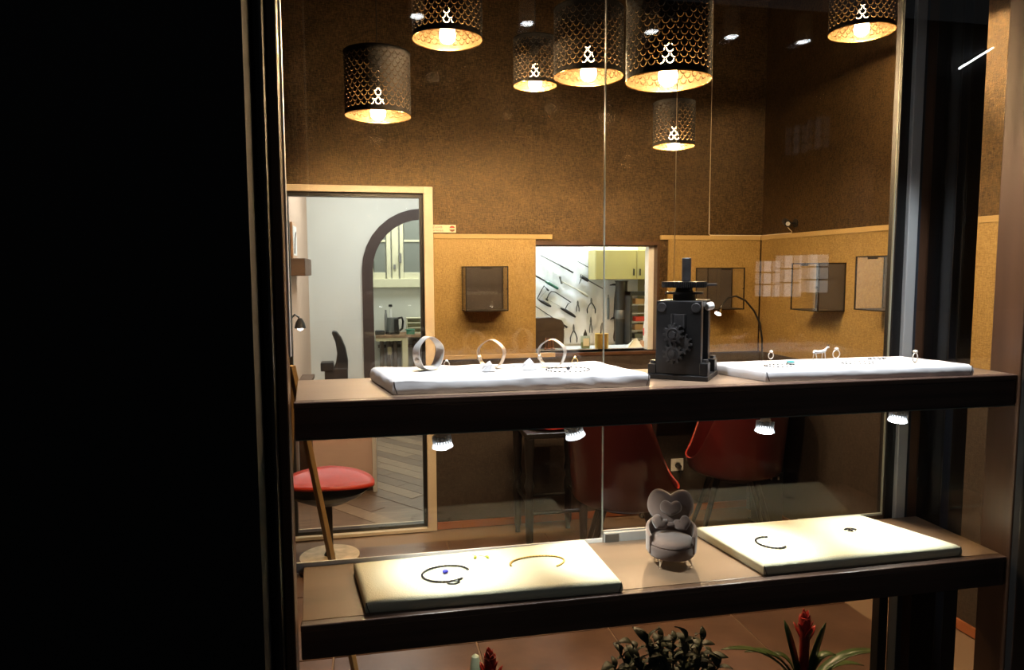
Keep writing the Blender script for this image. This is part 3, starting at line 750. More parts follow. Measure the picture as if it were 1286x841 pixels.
# ------------------------------------------------------------------ lamps under the upper shelf
def under_lamp(px_, py_, label, tiltx, tilty, first=[]):
    Yl = 1.425; p = at(px_, py_, Y=Yl)
    root = thing('shelf_spot', label, 'spot lamp', (p.x, p.y, p.z), 0, 'reflector lamps under the upper shelf')
    M = Matrix.Rotation(tilty, 4, 'Y') @ Matrix.Rotation(tiltx, 4, 'X')
    b = I(); n = 30; prof_ = [(.0160, .014), (.0205, .004), (.0215, 0), (.0195, 0), (.0190, .002)]
    b.lathe(prof_, 36, M); b.build('reflector', K['ledglow'], root, smooth=True)
    I().lathe([(.0085, .034), (.0105, .030), (.0120, .024), (.0160, .014)], 36, M).build('lamp_neck', K['ledbody'], root, smooth=True)
    b = I()
    for k in range(20):
        R_ = M @ Matrix.Rotation(2*pi*k/20, 4, 'Z'); b.box((.0125, -.0007, .010), (.0195, .0007, .024), R_)
    b.build('cooling_fins', K['ledbody'], root)
    b = I(); b.lathe([(.0192, .0005), (.019, -.001), (.012, -.0035), (0, -.0045)], 30, M); b.build('lamp_face', K['led'], root, smooth=True)
    top = M @ Vector((0, 0, .034)); hz_ = ZU-.028-p.z
    I().cyl(top, (top.x, top.y, max(hz_, top.z+.002)), .0085, n=16).build('socket', K['whitepl'], root, smooth=True)
    ax = M @ Vector((0, 0, -1)); L0 = Vector((p.x, p.y, p.z)) + ax*.010
    spot('shelf_spot_light', L0, L0+ax, UNDER_W, (.96, 1, .89), 84, .9, .015)
UNDER_W = 7.5
under_lamp(556, 561, 'reflector lamp beside the cream door frame, first under the upper shelf', .05, -.10)
under_lamp(723, 548, 'reflector lamp in front of the red stool cushion, tilted left', .05, -.30)
under_lamp(960, 542, 'reflector lamp hanging above the canvas board right of the heart armchair', -.05, .10)
under_lamp(1127, 529, 'reflector lamp beside the aluminium corner profile', -.05, .15)
# recessed spots in the board above the window (they are seen in the rear glass)
for k, (px_, py_, lb, tx) in enumerate(((500, 30, 'recessed spot above the cuff bracelets', .14), (700, 30, 'recessed spot above the middle of the satin board', .42), (818, 35, 'recessed spot mirrored in the biggest pendant lamp', .75), (918, 45, 'recessed spot mirrored right of the biggest pendant lamp', .98), (1010, 5, 'recessed spot above the right end of the upper board', 1.15))):
    x_ = min(1.33, at(px_, py_, Y=1.854).x) if k > 1 else tx
    r = thing('recessed_spot', lb, 'spot lamp', (x_, 1.289, 2.30), 0, 'recessed spots above the show window')
    I().lathe([(.016, -.0005), (.017, -.070), (.021, -.073), (.022, -.068), (.019, -.0005)], 28).build('trim_ring', K['ledbody'], r, smooth=True)
    I().lathe([(.0165, -.0715), (0, -.0716)], 24).build('lamp_face', K['spotface'], r)
    spot('recessed_spot_light', (x_, 1.289, 2.218), (x_, 1.40, 1.37), 36, (.93, .97, 1), 62, .7, .02)

# ------------------------------------------------------------------ pendant lamps
def shade_mesh(R, H, cols, rows, name):
    """two skins pierced by rows of crescents; outside black, inside brass"""
    cell = [Vector((0, 0, 0)), Vector((1, 0, 0)), Vector((1, 1, 0)), Vector((0, 1, 0))]
    arc = []; n = 6
    for i in range(n+1): a = pi+pi*i/n; arc.append((.5+.44*cos(a), .89+.80*sin(a)))
    for i in range(n+1): a = 2*pi-pi*i/n; arc.append((.5+.35*cos(a), .91+.66*sin(a)))
    hole = [Vector((x, y, 0)) for x, y in arc]
    tr = tessellate_polygon([cell, hole]); pts = [(v.x, v.y) for v in cell+hole]
    b = I()
    z0, z1 = H*.07, H*.93; cw = 2*pi/cols; ch = (z1-z0)/rows
    for skin, rr in ((0, R), (1, R-.0012)):
        b.cur = skin
        for j in range(rows):
            for i in range(cols):
                vs = []
                for (u, v) in pts:
                    a = (i+u+.5*(j % 2))*cw; vs.append((rr*cos(a), rr*sin(a), z0+(j+v)*ch))
                b.add(vs, [tuple(t) for t in tr])
        for (za, zb) in ((0, z0), (z1, H)):
            n2 = cols*2
            vs = [(rr*cos(2*pi*i/n2), rr*sin(2*pi*i/n2), z_) for z_ in (za, zb) for i in range(n2)]
            b.add(vs, [(i, (i+1) % n2, n2+(i+1) % n2, n2+i) for i in range(n2)])
    me = bpy.data.meshes.new(name); me.from_pydata(b.v, [], b.f)
    for p_, k in zip(me.polygons, b.mi): p_.material_index = k
    me.materials.append(K['shadeout']); me.materials.append(K['shadein']); return me
SH = {'big': (.14, .262, 30, 13), 'small': (.095, .195, 24, 11)}
MESH = {k: shade_mesh(*v, 'lamp_shade') for k, v in SH.items()}
def pendant(px_, py_, wpx, kind, label, rz):
    R, H, _, _ = SH[kind]; D = 2*R*F/wpx; p = at(px_, py_, D=D)
    r = thing('pendant_lamp', label, 'pendant lamp', p, rz, 'pierced metal pendant lamps')
    o = bpy.data.objects.new('lamp_shade', MESH[kind]); COL.objects.link(o); o.parent = r
    I().tube([(R*cos(2*pi*i/48), R*sin(2*pi*i/48), 0) for i in range(48)], .0022, 6, closed=True).build('bottom_rim', K['goldm'], r, smooth=True)
    b = I(); b.tube([(R*cos(2*pi*i/48), R*sin(2*pi*i/48), H) for i in range(48)], .002, 6, closed=True)
    for k in range(3): a = 2*pi*k/3; b.cyl((.018*cos(a), .018*sin(a), H-.01), (R*cos(a), R*sin(a), H-.001), .0018, n=6)
    b.build('shade_ring', K['shadeout'], r)
    I().lathe([(.0, H+.012), (.006, H+.012), (.019, H-.005), (.020, H-.065), (.0155, H-.068), (0, H-.068)], 20).build('socket', K['blackpl'], r, smooth=True)
    zb = -.016
    pr = [(0, 0), (.018, .003), (.030, .014), (.033, .032), (.030, .055), (.023, .085), (.016, .115), (.0125, .135)]
    if kind == 'small': pr = [(a*.85, z*.8) for a, z in pr]
    pr = [(a, z+zb) for a, z in pr]
    I().lathe(pr[:6], 20).build('bulb', K['bulb'], r, smooth=True)
    I().cyl((0, 0, zb+.013), (0, 0, zb+.030), .008, n=12).build('filament', K['filament'], r, smooth=True)
    I().lathe(pr[5:], 20).build('bulb_neck', K['bulbneck'], r, smooth=True)
    top = pr[-1][1]
    I().cyl((0, 0, top), (0, 0, H-.067), .0125, n=16).build('bulb_cap', K['chrome'], r, smooth=True)
    I().cyl((0, 0, H+.012), (0, 0, ZC-p.z), .0022, n=6).build('cord', K['boxframe'], r)
    return r
pendant(475, 146, 82, 'big', 'leftmost pierced pendant lamp, hanging above the cream door frame', .2)
pendant(562, 50, 88, 'big', 'pierced pendant lamp second from the left, cut by the picture\'s top', .7)
pendant(672, 108, 55, 'small', 'small pierced pendant lamp hanging left of the lamp at the glass seam', 1.0)
pendant(739, 97, 87, 'big', 'large pierced pendant lamp crossed by the glass seam', .4)
pendant(839, 102, 106, 'big', 'biggest pierced pendant lamp, directly above the smallest one', 1.3)
pendant(846, 184, 52, 'small', 'smallest pierced pendant lamp, hanging lowest, above the rolling mill', .9)
pendant(1082, 41, 78, 'big', 'rightmost pierced pendant lamp, near the right hand wall', .1)

# ------------------------------------------------------------------ wall things
def glass_box(label, x, y, z, rz, w=.255, h=.265, d=.165):
    """x,y,z: lower left corner of the back on the wall; local +x along wall, local -y into the room"""
    r = thing('wall_display_box', label, 'wall display box', (x, y, z), rz, 'glazed display boxes on the golden panels')
    t = .006
    b = I()
    for xx in (0, w-t):
        for yy in (-d, -t): b.box((xx, yy, 0), (xx+t, yy+t, h))
    for zz in (0, h-t):
        for yy in (-d, -t): b.box((t, yy, zz), (w-t, yy+t, zz+t))
        for xx in (0, w-t): b.box((xx, -d+t, zz), (xx+t, -t, zz+t))
    b.build('frame', K['boxframe'], r)
    I().box((t, -.004, t), (w-t, -.0005, h-t)).build('back_panel', K['boxback'], r)
    I().box((t, -d+t, .001), (w-t, -t, .005)).build('bottom_panel', K['boxback'], r)
    I().box((t, -d+.001, t), (w-t, -d+.004, h-t)).build('front_pane', K['clear'], r)
    for xx in (.001, w-.004): I().box((xx, -d+t, t), (xx+.003, -t, h-t)).build('side_pane', K['clear'], r)
    I().cyl((w-.01, -d-.010, h*.5), (w-.01, -d, h*.5), .005, n=12).build('knob', K['boxframe'], r, smooth=True)
    I().box((w*.35, -d-.002, h-.016), (w*.62, -d-.0, h-.004)).build('clasp', K['boxframe'], r)
    return r
pa = at(580, 390, Y=YB); glass_box('glazed dark display box on the golden panel beside the door frame', pa.x, YB-.012, pa.z+.003, 0)
pa = at(872, 388, Y=YB); glass_box('glazed dark display box behind the gooseneck lamp', pa.x, YB-.012, pa.z+.003, 0)
pa = at(1027, 388, X=XR); glass_box('glazed dark display box on the right wall nearest the room corner', XR-.012, pa.y, pa.z, -pi/2)
pa = at(1111, 388, X=XR); glass_box('glazed display box partly hidden by the aluminium corner profile', XR-.012, pa.y, pa.z, -pi/2)
# sign
pa = at(536, 292, Y=YB); pb = at(572, 283, Y=YB)
sg = thing('sign', 'small cream sign reading Zutritt verboten above the golden panel', 'sign', (pa.x, YB, pa.z))
W_, H_ = pb.x-pa.x, pb.z-pa.z+.002
I().box((0, -.020, 0), (W_, -.0005, H_)).build('plate', K['sign'], sg, bevel=.001)
def text(s, x, z, size, y, parent, m_):
    c = bpy.data.curves.new('lettering', 'FONT'); c.body = s; c.size = size; c.extrude = .0004; c.align_x = 'CENTER'
    c.materials.append(m_); o = bpy.data.objects.new('lettering', c); COL.objects.link(o); o.parent = parent
    me = bpy.data.meshes.new_from_object(o); me.name = 'lettering'; bpy.data.objects.remove(o)
    o = bpy.data.objects.new('lettering', me); COL.objects.link(o); o.parent = parent
    o.location = (x, y, z); o.rotation_euler = (pi/2, 0, 0); return o
text('Zutritt', W_*.36, H_*.56, .021, -.0206, sg, K['ink']); text('verboten', W_*.36, H_*.16, .019, -.0206, sg, K['ink'])
def halfdisc(r_, a0, a1, cx, cz, off):
    pts = [(cx+r_*cos(a0+(a1-a0)*i/16), cz+r_*sin(a0+(a1-a0)*i/16)) for i in range(17)]
    return I().plate(pts, [], FACE((0, -.0205+off, 0)), .0005)
e_ = .28
halfdisc(H_*.38, e_, pi-e_, W_*.87, H_*.5, 0).build('emblem_upper', K['signred'], sg)
halfdisc(H_*.38, pi+e_, 2*pi-e_, W_*.87, H_*.5, 0).build('emblem_lower', K['signbrown'], sg)
# camera on the right wall and its cable
pc = at(990, 280, X=XR-.05)
r = thing('security_camera', 'small black camera with a white cable on the right wall above the golden panel', 'camera', (XR, pc.y, pc.z))
I().cyl((-.006, 0, 0), (-.0005, 0, 0), .026, n=20).build('wall_plate', K['blackpl'], r, smooth=True)
I().cyl((-.045, 0, 0), (-.006, 0, 0), .006, n=10).build('bracket', K['blackpl'], r, smooth=True)
I().cyl((-.055, .03, .012), (-.075, -.035, -.006), .020, n=18).build('body', K['blackpl'], r, smooth=True, bevel=.003)
I().cyl((-.075, -.035, -.006), (-.077, -.040, -.0075), .012, n=16).build('lens', K['ledbody'], r, smooth=True)
c0 = at(897, -30, Y=YB-.004); c1 = at(897, 296, Y=YB-.004)
pz = 1.821
o = I().tube([(c0.x, YB-.004, 3.28), (c0.x, YB-.004, pz+.006), (c0.x+.01, YB-.004, pz), (XR-.01, YB-.004, pz), (XR-.004, YB-.012, pz), (XR-.004, pc.y+.03, pz), (XR-.02, pc.y+.01, pz+.008), (XR-.045, pc.y+.012, pc.z-.025)], .0018, 6).build('camera_cable', K['sign'])
tag(o, 'thin pale cable running down the back wall to the small camera', 'cable')
pw = at(849, 200, Y=2.2)
o = I().cyl((pw.x, 2.2, 1.30), (pw.x, 2.2, ZC), .0012, n=6).build('hanging_wire', K['sign']); tag(o, 'thin taut wire hanging behind the rolling mill', 'wire')
o.hide_render = False
# socket outlet with plug
pq = at(850, 583, Y=YB)
r = thing('wall_socket', 'white wall socket with a black plug between the red chairs', 'socket', (pq.x, YB, pq.z))
I().box((-.043, -.010, -.041), (.043, -.0005, .041)).build('cover_plate', K['whitepl'], r, bevel=.003)
I().lathe([(.021, 0), (.021, .003), (.026, .003), (.026, 0)], 24, Matrix.Translation((0, -.010, 0)) @ Matrix.Rotation(pi/2, 4, 'X')).build('socket_ring', K['whitepl'], r, smooth=True)
I().cyl((0.002, -.010, -.004), (.002, -.045, -.004), .019, .013, n=20).build('plug', K['blackpl'], r, smooth=True)
I().tube([(.002, -.045, -.004), (.004, -.055, -.03), (.006, -.03, -.12), (.004, -.02, -.5), (.02, -.02, -.60)], .0035, 8).build('plug_cable', K['blackpl'], r, smooth=True)

# ------------------------------------------------------------------ table, chairs, stool at the back wall
tz = .735
xa, xb = at(822, 531, Y=4.1).x-.05, 2.545
r = thing('wall_table', 'narrow orange wooden table against the back wall behind the red chairs', 'table', ((xa+xb)/2, 4.20, 0))
hw = (xb-xa)/2
I().box((-hw, -.10, tz-.028), (hw, .125, tz)).build('table_top', K['tablewood'], r, bevel=.004)
for sx in (-1, 1):
    for sy in (-1, 1): I().box((sx*(hw-.05)-.02, sy*.07-.02, 0), (sx*(hw-.05)+.02, sy*.07+.02, tz-.028)).build('leg', K['blackwood'], r, bevel=.003)
def tub_chair(name, label, x, y, rz, s=1.0):
    r = thing(name, label, 'chair', (x, y, 0), rz, 'glossy red tub chairs')
    # shell: theta=0 is the front (+x)
    n, mrow = 56, 14; vs = []; fs = []
    for j in range(mrow+1):
        t = j/mrow
        for i in range(n):
            a = 2*pi*i/n; bk = (1-cos(a))/2; rim = .05+.44*(lambda q: q*q*(3-2*q))(min(1, bk/.42))
            rr = .275*min(1, (t*1.9))**.62 if t < .53 else .275
            if t < .5: rad = .275*sin(pi/2*(t/.5))**.9; z = .41+.05*(1-cos(pi/2*(t/.5)))
            else:
                q = (t-.5)/.5; rad = .275*(1+.12*q*(.4+bk)); z = .46+rim*q
            vs.append((rad*cos(a)*.95, rad*sin(a), z))
    for j in range(mrow):
        for i in range(n): fs.append((j*n+i, j*n+(i+1) % n, (j+1)*n+(i+1) % n, (j+1)*n+i))
    b = I(); b.add(vs, fs); o = b.build('shell', [K['redshade'], K['red']], r, smooth=True, merge=True)  # shell coloured dark as unlit, rim coloured bright as the lamp-lit edge
    sd = o.modifiers.new('thickness', 'SOLIDIFY'); sd.thickness = .011; sd.offset = 0; sd.material_offset_rim = 1
    I().lathe([(0, .440), (.10, .442), (.19, .455), (.215, .470), (.205, .482), (.12, .486), (0, .486)], 32).build('seat_pad', K['redfab'], r, smooth=True)
    for sx in (-1, 1):
        for sy in (-1, 1): I().cyl((sx*.10, sy*.10, .425), (sx*.215, sy*.205, 0), .020, .011, n=12).build('leg', K['blackwood'], r, smooth=True)
    I().lathe([(.0, .385), (.13, .385), (.15, .412), (0, .415)], 24).build('under_frame', K['blackwood'], r, smooth=True)
    return r
pA = at(784, 600, Y=3.42); tub_chair('tub_chair', 'dark red tub chair nearest the glass seam, facing right', pA.x, 3.42, radians(-18))
pB = at(921, 600, Y=3.78); tub_chair('tub_chair', 'dark red tub chair left of the black rod stand, facing left', pB.x, 3.78, radians(160))
# stool
pn = at(708, 600, Y=3.72)
r = thing('bar_stool', 'black wooden bar stool with a bright red cushion left of the red chairs', 'stool', (pn.x+.16-.16, 4.03, 0))
I().box((-.18, -.18, .655), (.18, .18, .685)).build('seat', K['blackwood'], r, bevel=.004)
I().lathe([(0, .685), (.13, .685), (.155, .70), (.15, .722), (.08, .735), (0, .738)], 28).build('seat_cushion', K['redfab'], r, smooth=True)
for sx in (-1, 1):
    for sy in (-1, 1):
        x_, y_ = sx*.16, sy*.16
        I().lathe([(.017, 0), (.013, .02), (.022, .06), (.026, .30), (.017, .34), (.030, .38), (.018, .43), (.026, .50), (.030, .655)], 16, Matrix.Translation((x_, y_, 0))).build('leg', K['blackwood'], r, smooth=True)
for sy in (-1, 1): I().cyl((-.16, sy*.16, .22), (.16, sy*.16, .22), .011, n=10).build('stretcher', K['blackwood'], r, smooth=True)
for sx in (-1, 1): I().cyl((sx*.16, -.16, .27), (sx*.16, .16, .27), .011, n=10).build('stretcher', K['blackwood'], r, smooth=True)
# made-up stand for bright reflected lines; rods coloured pale for their glint
pr_ = at(998, 590, Y=3.86)
r = thing('glint_rod_stand', 'made-up slim black stand with three upright pale rods near the room corner', 'stand', (2.45, 3.97, 0))
I().box((-.08, -.02, 0), (.08, .08, .82)).build('cabinet_body', K['blackpl'], r, bevel=.003)
I().box((-.09, -.06, 0), (.09, .10, .02)).build('base_plate', K['blackpl'], r, bevel=.003)
for x_, z0_ in ((-.05, .45), (-.012, .3), (.035, .3)):
    I().cyl((x_, -.034, z0_), (x_, -.034, .80), .006, n=12).build('rod', K['whitepl'], r, smooth=True)
for z_ in (.32, .56, .78): I().box((-.07, -.045, z_), (.06, -.02, z_+.022)).build('rod_holder', K['blackpl'], r)

# gooseneck lamp on the table
pg = at(957, 440, Y=4.18); ph = at(903, 392, Y=4.02)
gx_ = min(pg.x, xb-.066)
r = thing('gooseneck_lamp', 'thin black gooseneck desk lamp with a small lit head at the room corner', 'lamp', (gx_, 4.18, tz))
ctr = []
for (px_, py_) in ((957, 470), (957, 446), (957, 425), (954, 405), (947, 390), (936, 377), (924, 371.5), (914, 374), (907, 383), (904, 389)):
    q = at(px_, py_, Y=4.18 if px_ > 940 else 4.15); ctr.append((q.x-gx_, q.y-4.18, q.z-tz))
ctr = [(ctr[0][0], 0, .02)]+ctr
I().tube(ctr, .0065, 10).build('neck', K['blackpl'], r, smooth=True)
I().lathe([(0, 0), (.06, 0), (.062, .012), (.05, .02), (.012, .026), (0, .026)], 28).build('base', K['blackpl'], r, smooth=True)
h0 = Vector(ctr[-1]); hd = Vector((-.55, -.25, -.8)).normalized()
I().cyl(h0-hd*.012, h0+hd*.028, .010, .021, n=18).build('lamp_head', K['chrome'], r, smooth=True)
I().cyl(h0+hd*.028, h0+hd*.031, .020, n=18).build('lamp_face', K['deskled'], r)

# ------------------------------------------------------------------ left: pole, red swivel chair
q0 = at(384, 545, Y=2.2); q1 = at(418, 708, Y=2.2); d = (q1-q0); k0 = (1.9-q0.z)/d.z; 
foot = q0 + d*((0-q0.z)/d.z); head = q0 + d*((1.32-q0.z)/d.z)
r = thing('easel', 'golden brown wooden easel with a slanted leg just inside the door side', 'easel', (foot.x, foot.y, 0))
sl = head-foot
b = I(); b.tube([(0, 0, 0), sl*1.0], .0125, 4); b.build('leg', K['polewood'], r, bevel=.002)
b = I(); b.tube([sl*1.0, (sl.x-.10, .42, 0)], .011, 4); b.build('leg', K['polewood'], r, bevel=.002)
b = I(); b.tube([sl*1.0, (sl.x-.32, .0, 0)], .0125, 4); b.build('leg', K['polewood'], r, bevel=.002)
pk = at(415, 695, Z=.06)
pk.y = max(pk.y, 3.7)
r = thing('swivel_chair', 'red shell chair on a round pale wooden base in front of the cream door frame', 'chair', (at(414, 690, Y=3.86).x, 3.86, 0))
b = I(); b.cur = 0; b.lathe([(.150, 0), (.158, .006), (.158, .07)], 40); b.build('base_side', K['logbark'], r, smooth=True)
I().lathe([(0, .071), (.157, .070), (.157, .076), (0, .080)], 40).build('base_top', K['logtop'], r, smooth=True)
I().lathe([(.03, .080), (.02, .1), (.02, .36), (.05, .38)], 20).build('column', K['blackpl'], r, smooth=True)
I().lathe([(0, .37), (.10, .375), (.19, .42), (.215, .445), (0, .44)], 36).build('seat_underside', K['blackpl'], r, smooth=True)
b = I(); n = 48; vs = []; fs = []
for j in range(9):
    t = j/8
    for i in range(n):
        a = 2*pi*i/n; rx_ = .245*t; ry_ = .21*t; z = .45+.045*t*t*(.3+.7*abs(sin(a)))-.015*max(0, cos(a))*t**3; vs.append((rx_*cos(a), ry_*sin(a), z))
for j in range(8):
    for i in range(n): fs.append((j*n+i, j*n+(i+1) % n, (j+1)*n+(i+1) % n, (j+1)*n+i))
b.add(vs, fs); o = b.build('seat_shell', K['red'], r, smooth=True, merge=True); sd = o.modifiers.new('t', 'SOLIDIFY'); sd.thickness = .02; sd.offset = 1

# ------------------------------------------------------------------ back room things
pc0 = at(474, 617, Z=0); yc = pc0.y
x_l = at(394, 600, Y=yc).x
r = thing('counter', 'pinkish white counter with a dark plinth in the back room', 'counter', (x_l, yc, 0))
cw_ = pc0.x-x_l
I().box((0, 0, .05), (cw_-.03, .55, .70)).build('body', K['cabinet'], r, bevel=.003)
I().box((cw_-.03, -.01, 0), (cw_, .56, .72)).build('end_panel', K['whitepl'], r, bevel=.003)
I().box((.0, .04, 0), (cw_-.03, .52, .05)).build('plinth', K['boxback'], r)
I().box((-.01, -.02, .70), (cw_-.03, .57, .725)).build('worktop', K['whitepl'], r, bevel=.003)
# office chair with a curved black back
pf_ = at(418, 470, Y=6.3)
r = thing('office_chair', 'black office chair with a curved fin shaped back in front of the white wall', 'chair', (pf_.x+.02, 6.52, 0))
b = I(); pts = [(-.03, 0), (.02, -.02), (.10, -.03), (.105, .08), (.085, .20), (.05, .29), (.01, .345), (-.025, .35), (-.03, .33), (.0, .25), (.012, .15), (.0, .07)]
b.plate([(x_, z_+.72) for x_, z_ in pts], [], FACE((0, -.02, 0)), .10); b.build('backrest', K['blackpl'], r, bevel=.01)
I().lathe([(0, .44), (.2, .44), (.23, .46), (.22, .50), (0, .51)], 28).build('seat', K['blackpl'], r, smooth=True)
I().box((-.10, -.03, .50), (.10, .05, .74)).build('back_support', K['blackpl'], r, bevel=.01)
I().box((-.13, -.08, .72), (-.02, .06, .80), Matrix.Rotation(0, 4, 'Z')).build('armrest', K['blackpl'], r, bevel=.01)
I().cyl((0, 0, .08), (0, 0, .44), .025, n=14).build('column', K['blackpl'], r, smooth=True)
for k in range(5): a = 2*pi*k/5; I().tube([(0, 0, .09), (.26*cos(a), .26*sin(a), .055), (.26*cos(a), .26*sin(a), .0)], [.02, .016, .025], 8).build('leg', K['blackpl'], r)
# wall shelf on the beige wall with a picture, and reading lamp
Ys = 5.7
ps0 = at(388, 346, Y=Ys); ps1 = at(388, 325, Y=Ys)
r = thing('wall_shelf', 'chunky brown timber shelf on the beige wall of the back room', 'shelf', (xl, Ys, ps0.z))
I().box((0.0005, -.32, 0), (max(.03, ps0.x-xl), .28, ps1.z-ps0.z)).build('timber', K['oldwood'], r, bevel=.005)
r = thing('picture', 'small framed picture standing on the timber shelf', 'picture', (xl, Ys, ps1.z+.0005))
dx_ = max(.03, ps0.x-xl)
I().box((.004, -.16, 0), (.020, .16, .27)).build('picture_frame', K['tablewood'], r, bevel=.003)
I().box((.020, -.135, .025), (.022, .135, .245)).build('print', K['whitepl'], r)
I().tube([(.0235, -.08, .04), (.0235, -.02, .15), (.0235, .05, .2)], .006, 6).build('drawn_line', K['oldwood'], r)
pl_ = at(376, 402, Y=5.2)
r = thing('wall_lamp', 'black wall lamp with a lit face on the beige wall below the timber shelf', 'lamp', (xl, 5.2, pl_.z))
I().cyl((.0005, 0, 0), (.012, 0, 0), .03, n=18).build('wall_plate', K['blackpl'], r, smooth=True)
I().tube([(.012, 0, 0), (.05, 0, .04), (.08, -.01, .02)], .007, 8).build('arm', K['blackpl'], r, smooth=True)
I().lathe([(.012, .07), (.03, .04), (.04, 0), (.036, 0), (.02, .04)], 20, Matrix.Translation((.085, -.01, -.055))).build('lamp_shade', K['blackpl'], r, smooth=True)
I().ball((.085, -.01, -.05), .022, 12, 8).build('bulb', K['deskled'], r, smooth=True)
# desk on the left of the back room
pd = at(392, 476, Y=5.9)
r = thing('side_desk', 'dark wooden side desk against the beige wall, left of the office chair', 'desk', (xl+.002, 5.9, 0))
w_ = pd.x-xl-.002
I().box((0, -.3, pd.z-.03), (w_, .3, pd.z)).build('desk_top', K['oldwood'], r, bevel=.003)
for sy in (-.27, .25): I().box((.01, sy, 0), (w_-.02, sy+.03, pd.z-.03)).build('leg', K['oldwood'], r)

# kitchen counter, radiator, kettle
Yk = 9.05
zt = at(500, 420.5, Y=Yk).z
xk0 = at(472, 425, Y=Yk).x; xk1 = at(560, 425, Y=Yk).x
r = thing('kitchen_counter', 'cream kitchen counter under the window behind the arch', 'counter', (xk0, Yk, 0))
W2 = xk1-xk0
I().box((-.0, 0, zt-.035), (W2, .44, zt)).build('worktop', K['logbark'], r, bevel=.003)
xx = at(509, 440, Y=Yk).x-xk0
I().box((xx-.035, .01, 0), (xx+.035, .40, zt-.035)).build('support_panel', K['cream'], r, bevel=.003)
I().box((0, .01, zt-.075), (xx-.035, .05, zt-.035)).build('front_rail', K['cream'], r)
I().box((W2-.05, .01, 0), (W2, .40, zt-.035)).build('support_panel', K['cream'], r, bevel=.003)
r = thing('radiator', 'grey ribbed radiator under the kitchen counter', 'radiator', (xk0+.05, Yk+.30, .1))
nf = int((W2-.1)/.085)
for i in range(nf):
    if abs(i*.085-(xx-.05)) < .075: continue
    I().box((i*.085, 0, 0), (i*.085+.055, .10, zt-.2)).build('radiator_column', K['radiator'], r, bevel=.012)
I().box((-.02, .102, .04), (nf*.085, .13, .08)).build('radiator_pipe', K['radiator'], r)
I().box((-.02, .102, zt-.30), (nf*.085, .13, zt-.26)).build('radiator_pipe', K['radiator'], r)
I().box((.10, -.03, .42), (.15, -.002, .52)).build('valve_tag', K['cream'], r)
pq = at(493, 419, Y=9.2)
r = thing('kettle', 'black and steel electric kettle on the kitchen counter', 'kettle', (pq.x, 9.2, zt))
I().lathe([(0, 0), (.088, 0), (.090, .02), (.082, .10), (.072, .19), (.068, .21), (0, .215)], 28).build('body', K['steel'], r, smooth=True)
I().lathe([(.091, .0), (.092, .028), (.0915, .03)], 28).build('base', K['blackpl'], r, smooth=True)
I().box((.02, -.093, .03), (.075, -.06, .20)).build('water_gauge', K['blackpl'], r, bevel=.005)
I().tube([(.066, 0, .20), (.12, 0, .21), (.135, 0, .16), (.125, 0, .07), (.086, 0, .04)], .014, 10).build('handle', K['blackpl'], r, smooth=True)
for px_, hh, lb, cap in ((485, .30, 'slim grey bottle behind the kettle, left of the white one', 'greypl'), (491, .37, 'white bottle with a black cap behind the kettle', 'blackpl')):
    q = at(px_, 419, Y=9.36)
    r = thing('bottle', lb, 'bottle', (q.x, 9.36, zt))
    I().lathe([(0, 0), (.02, 0), (.02, hh*.75), (.012, hh*.86), (.012, hh*.92), (0, hh*.92)], 16).build('body', K['greypl' if cap == 'greypl' else 'whitepl'], r, smooth=True)
    I().lathe([(0, hh*.92), (.026 if cap == 'blackpl' else .013, hh*.92), (.022 if cap == 'blackpl' else .012, hh), (0, hh)], 16).build('cap', K[cap], r, smooth=True)
q = at(477, 419, Y=9.15); o = thing('coffee_scoop', 'small black box at the left end of the kitchen counter', 'box', (q.x, 9.15, zt)); I().box((-.06, -.05, 0), (.06, .05, .05)).build('box_body', K['blackpl'], o, bevel=.008); I().box((-.05, -.04, .05), (.05, .04, .058)).build('box_lid', K['greypl'], o, bevel=.003)
o.name = 'small_box'
q = at(515, 419, Y=9.12); o = thing('green_box', 'low green plastic box right of the kettle', 'box', (q.x, 9.12, zt)); I().box((-.045, -.05, 0), (.055, .05, .055)).build('box_body', K['greenbox'], o, bevel=.008); I().box((-.06, -.055, .055), (.06, .055, .064)).build('box_lid', K['greenbox'], o, bevel=.003)
q = at(521, 419, Y=9.3); r = thing('drawer_box', 'cream desktop drawer box beside the green box', 'box', (q.x, 9.32, zt))
for k in range(3): I().box((-.10, -.08, k*.065), (.16, .08, k*.065+.012)).build('shelf', K['creamwin'], r)
I().box((-.10, .07, 0), (.16, .08, .19)).build('back', K['creamwin'], r); I().box((-.105, -.085, .19), (.165, .085, .20)).build('top', K['creamwin'], r)
for x_ in (-.105, .155): I().box((x_, -.08, 0), (x_+.01, .08, .19)).build('side', K['creamwin'], r)

# ------------------------------------------------------------------ workshop things
def W(x, y, off=.0): p = at(660+x/5.256, 290+y/5.256, Y=YW-.035-off); return Vector((p.x, p.y, p.z))
# crumpled sheet on the wall
import mathutils.noise as mn
b = I(); vs = []; fs = []; nx_, nz_ = 70, 60
for i in range(nx_+1):
    for j in range(nz_+1):
        x_ = .982+1.145*i/nx_; z_ = 1.02+.95*j/nz_
        h_ = abs(mn.noise(Vector((x_*5, z_*3.5, 1))))*.03+abs(mn.noise(Vector((x_*13+z_*5, z_*8, 4))))*.014
        vs.append((x_, YW-.004-h_*.55, z_))
for i in range(nx_):
    for j in range(nz_): a = i*(nz_+1)+j; fs.append((a, a+nz_+1, a+nz_+2, a+1))
b.add(vs, fs); o = b.build('plastic_sheet', K['sheet'], None, smooth=False); tag(o, 'crumpled white plastic sheet behind the hanging tools', 'sheet')
TG = 'tools hung on the white sheet'
def tool(name, label, org): p = W(*org); return thing(name, label, 'tool', p, 0, TG), p
def L_(p, x, y, off=0): return W(x, y, off)-p
r, p = tool('needle_file', 'long thin dark file, topmost of the slanted tools', (207, 215)); 
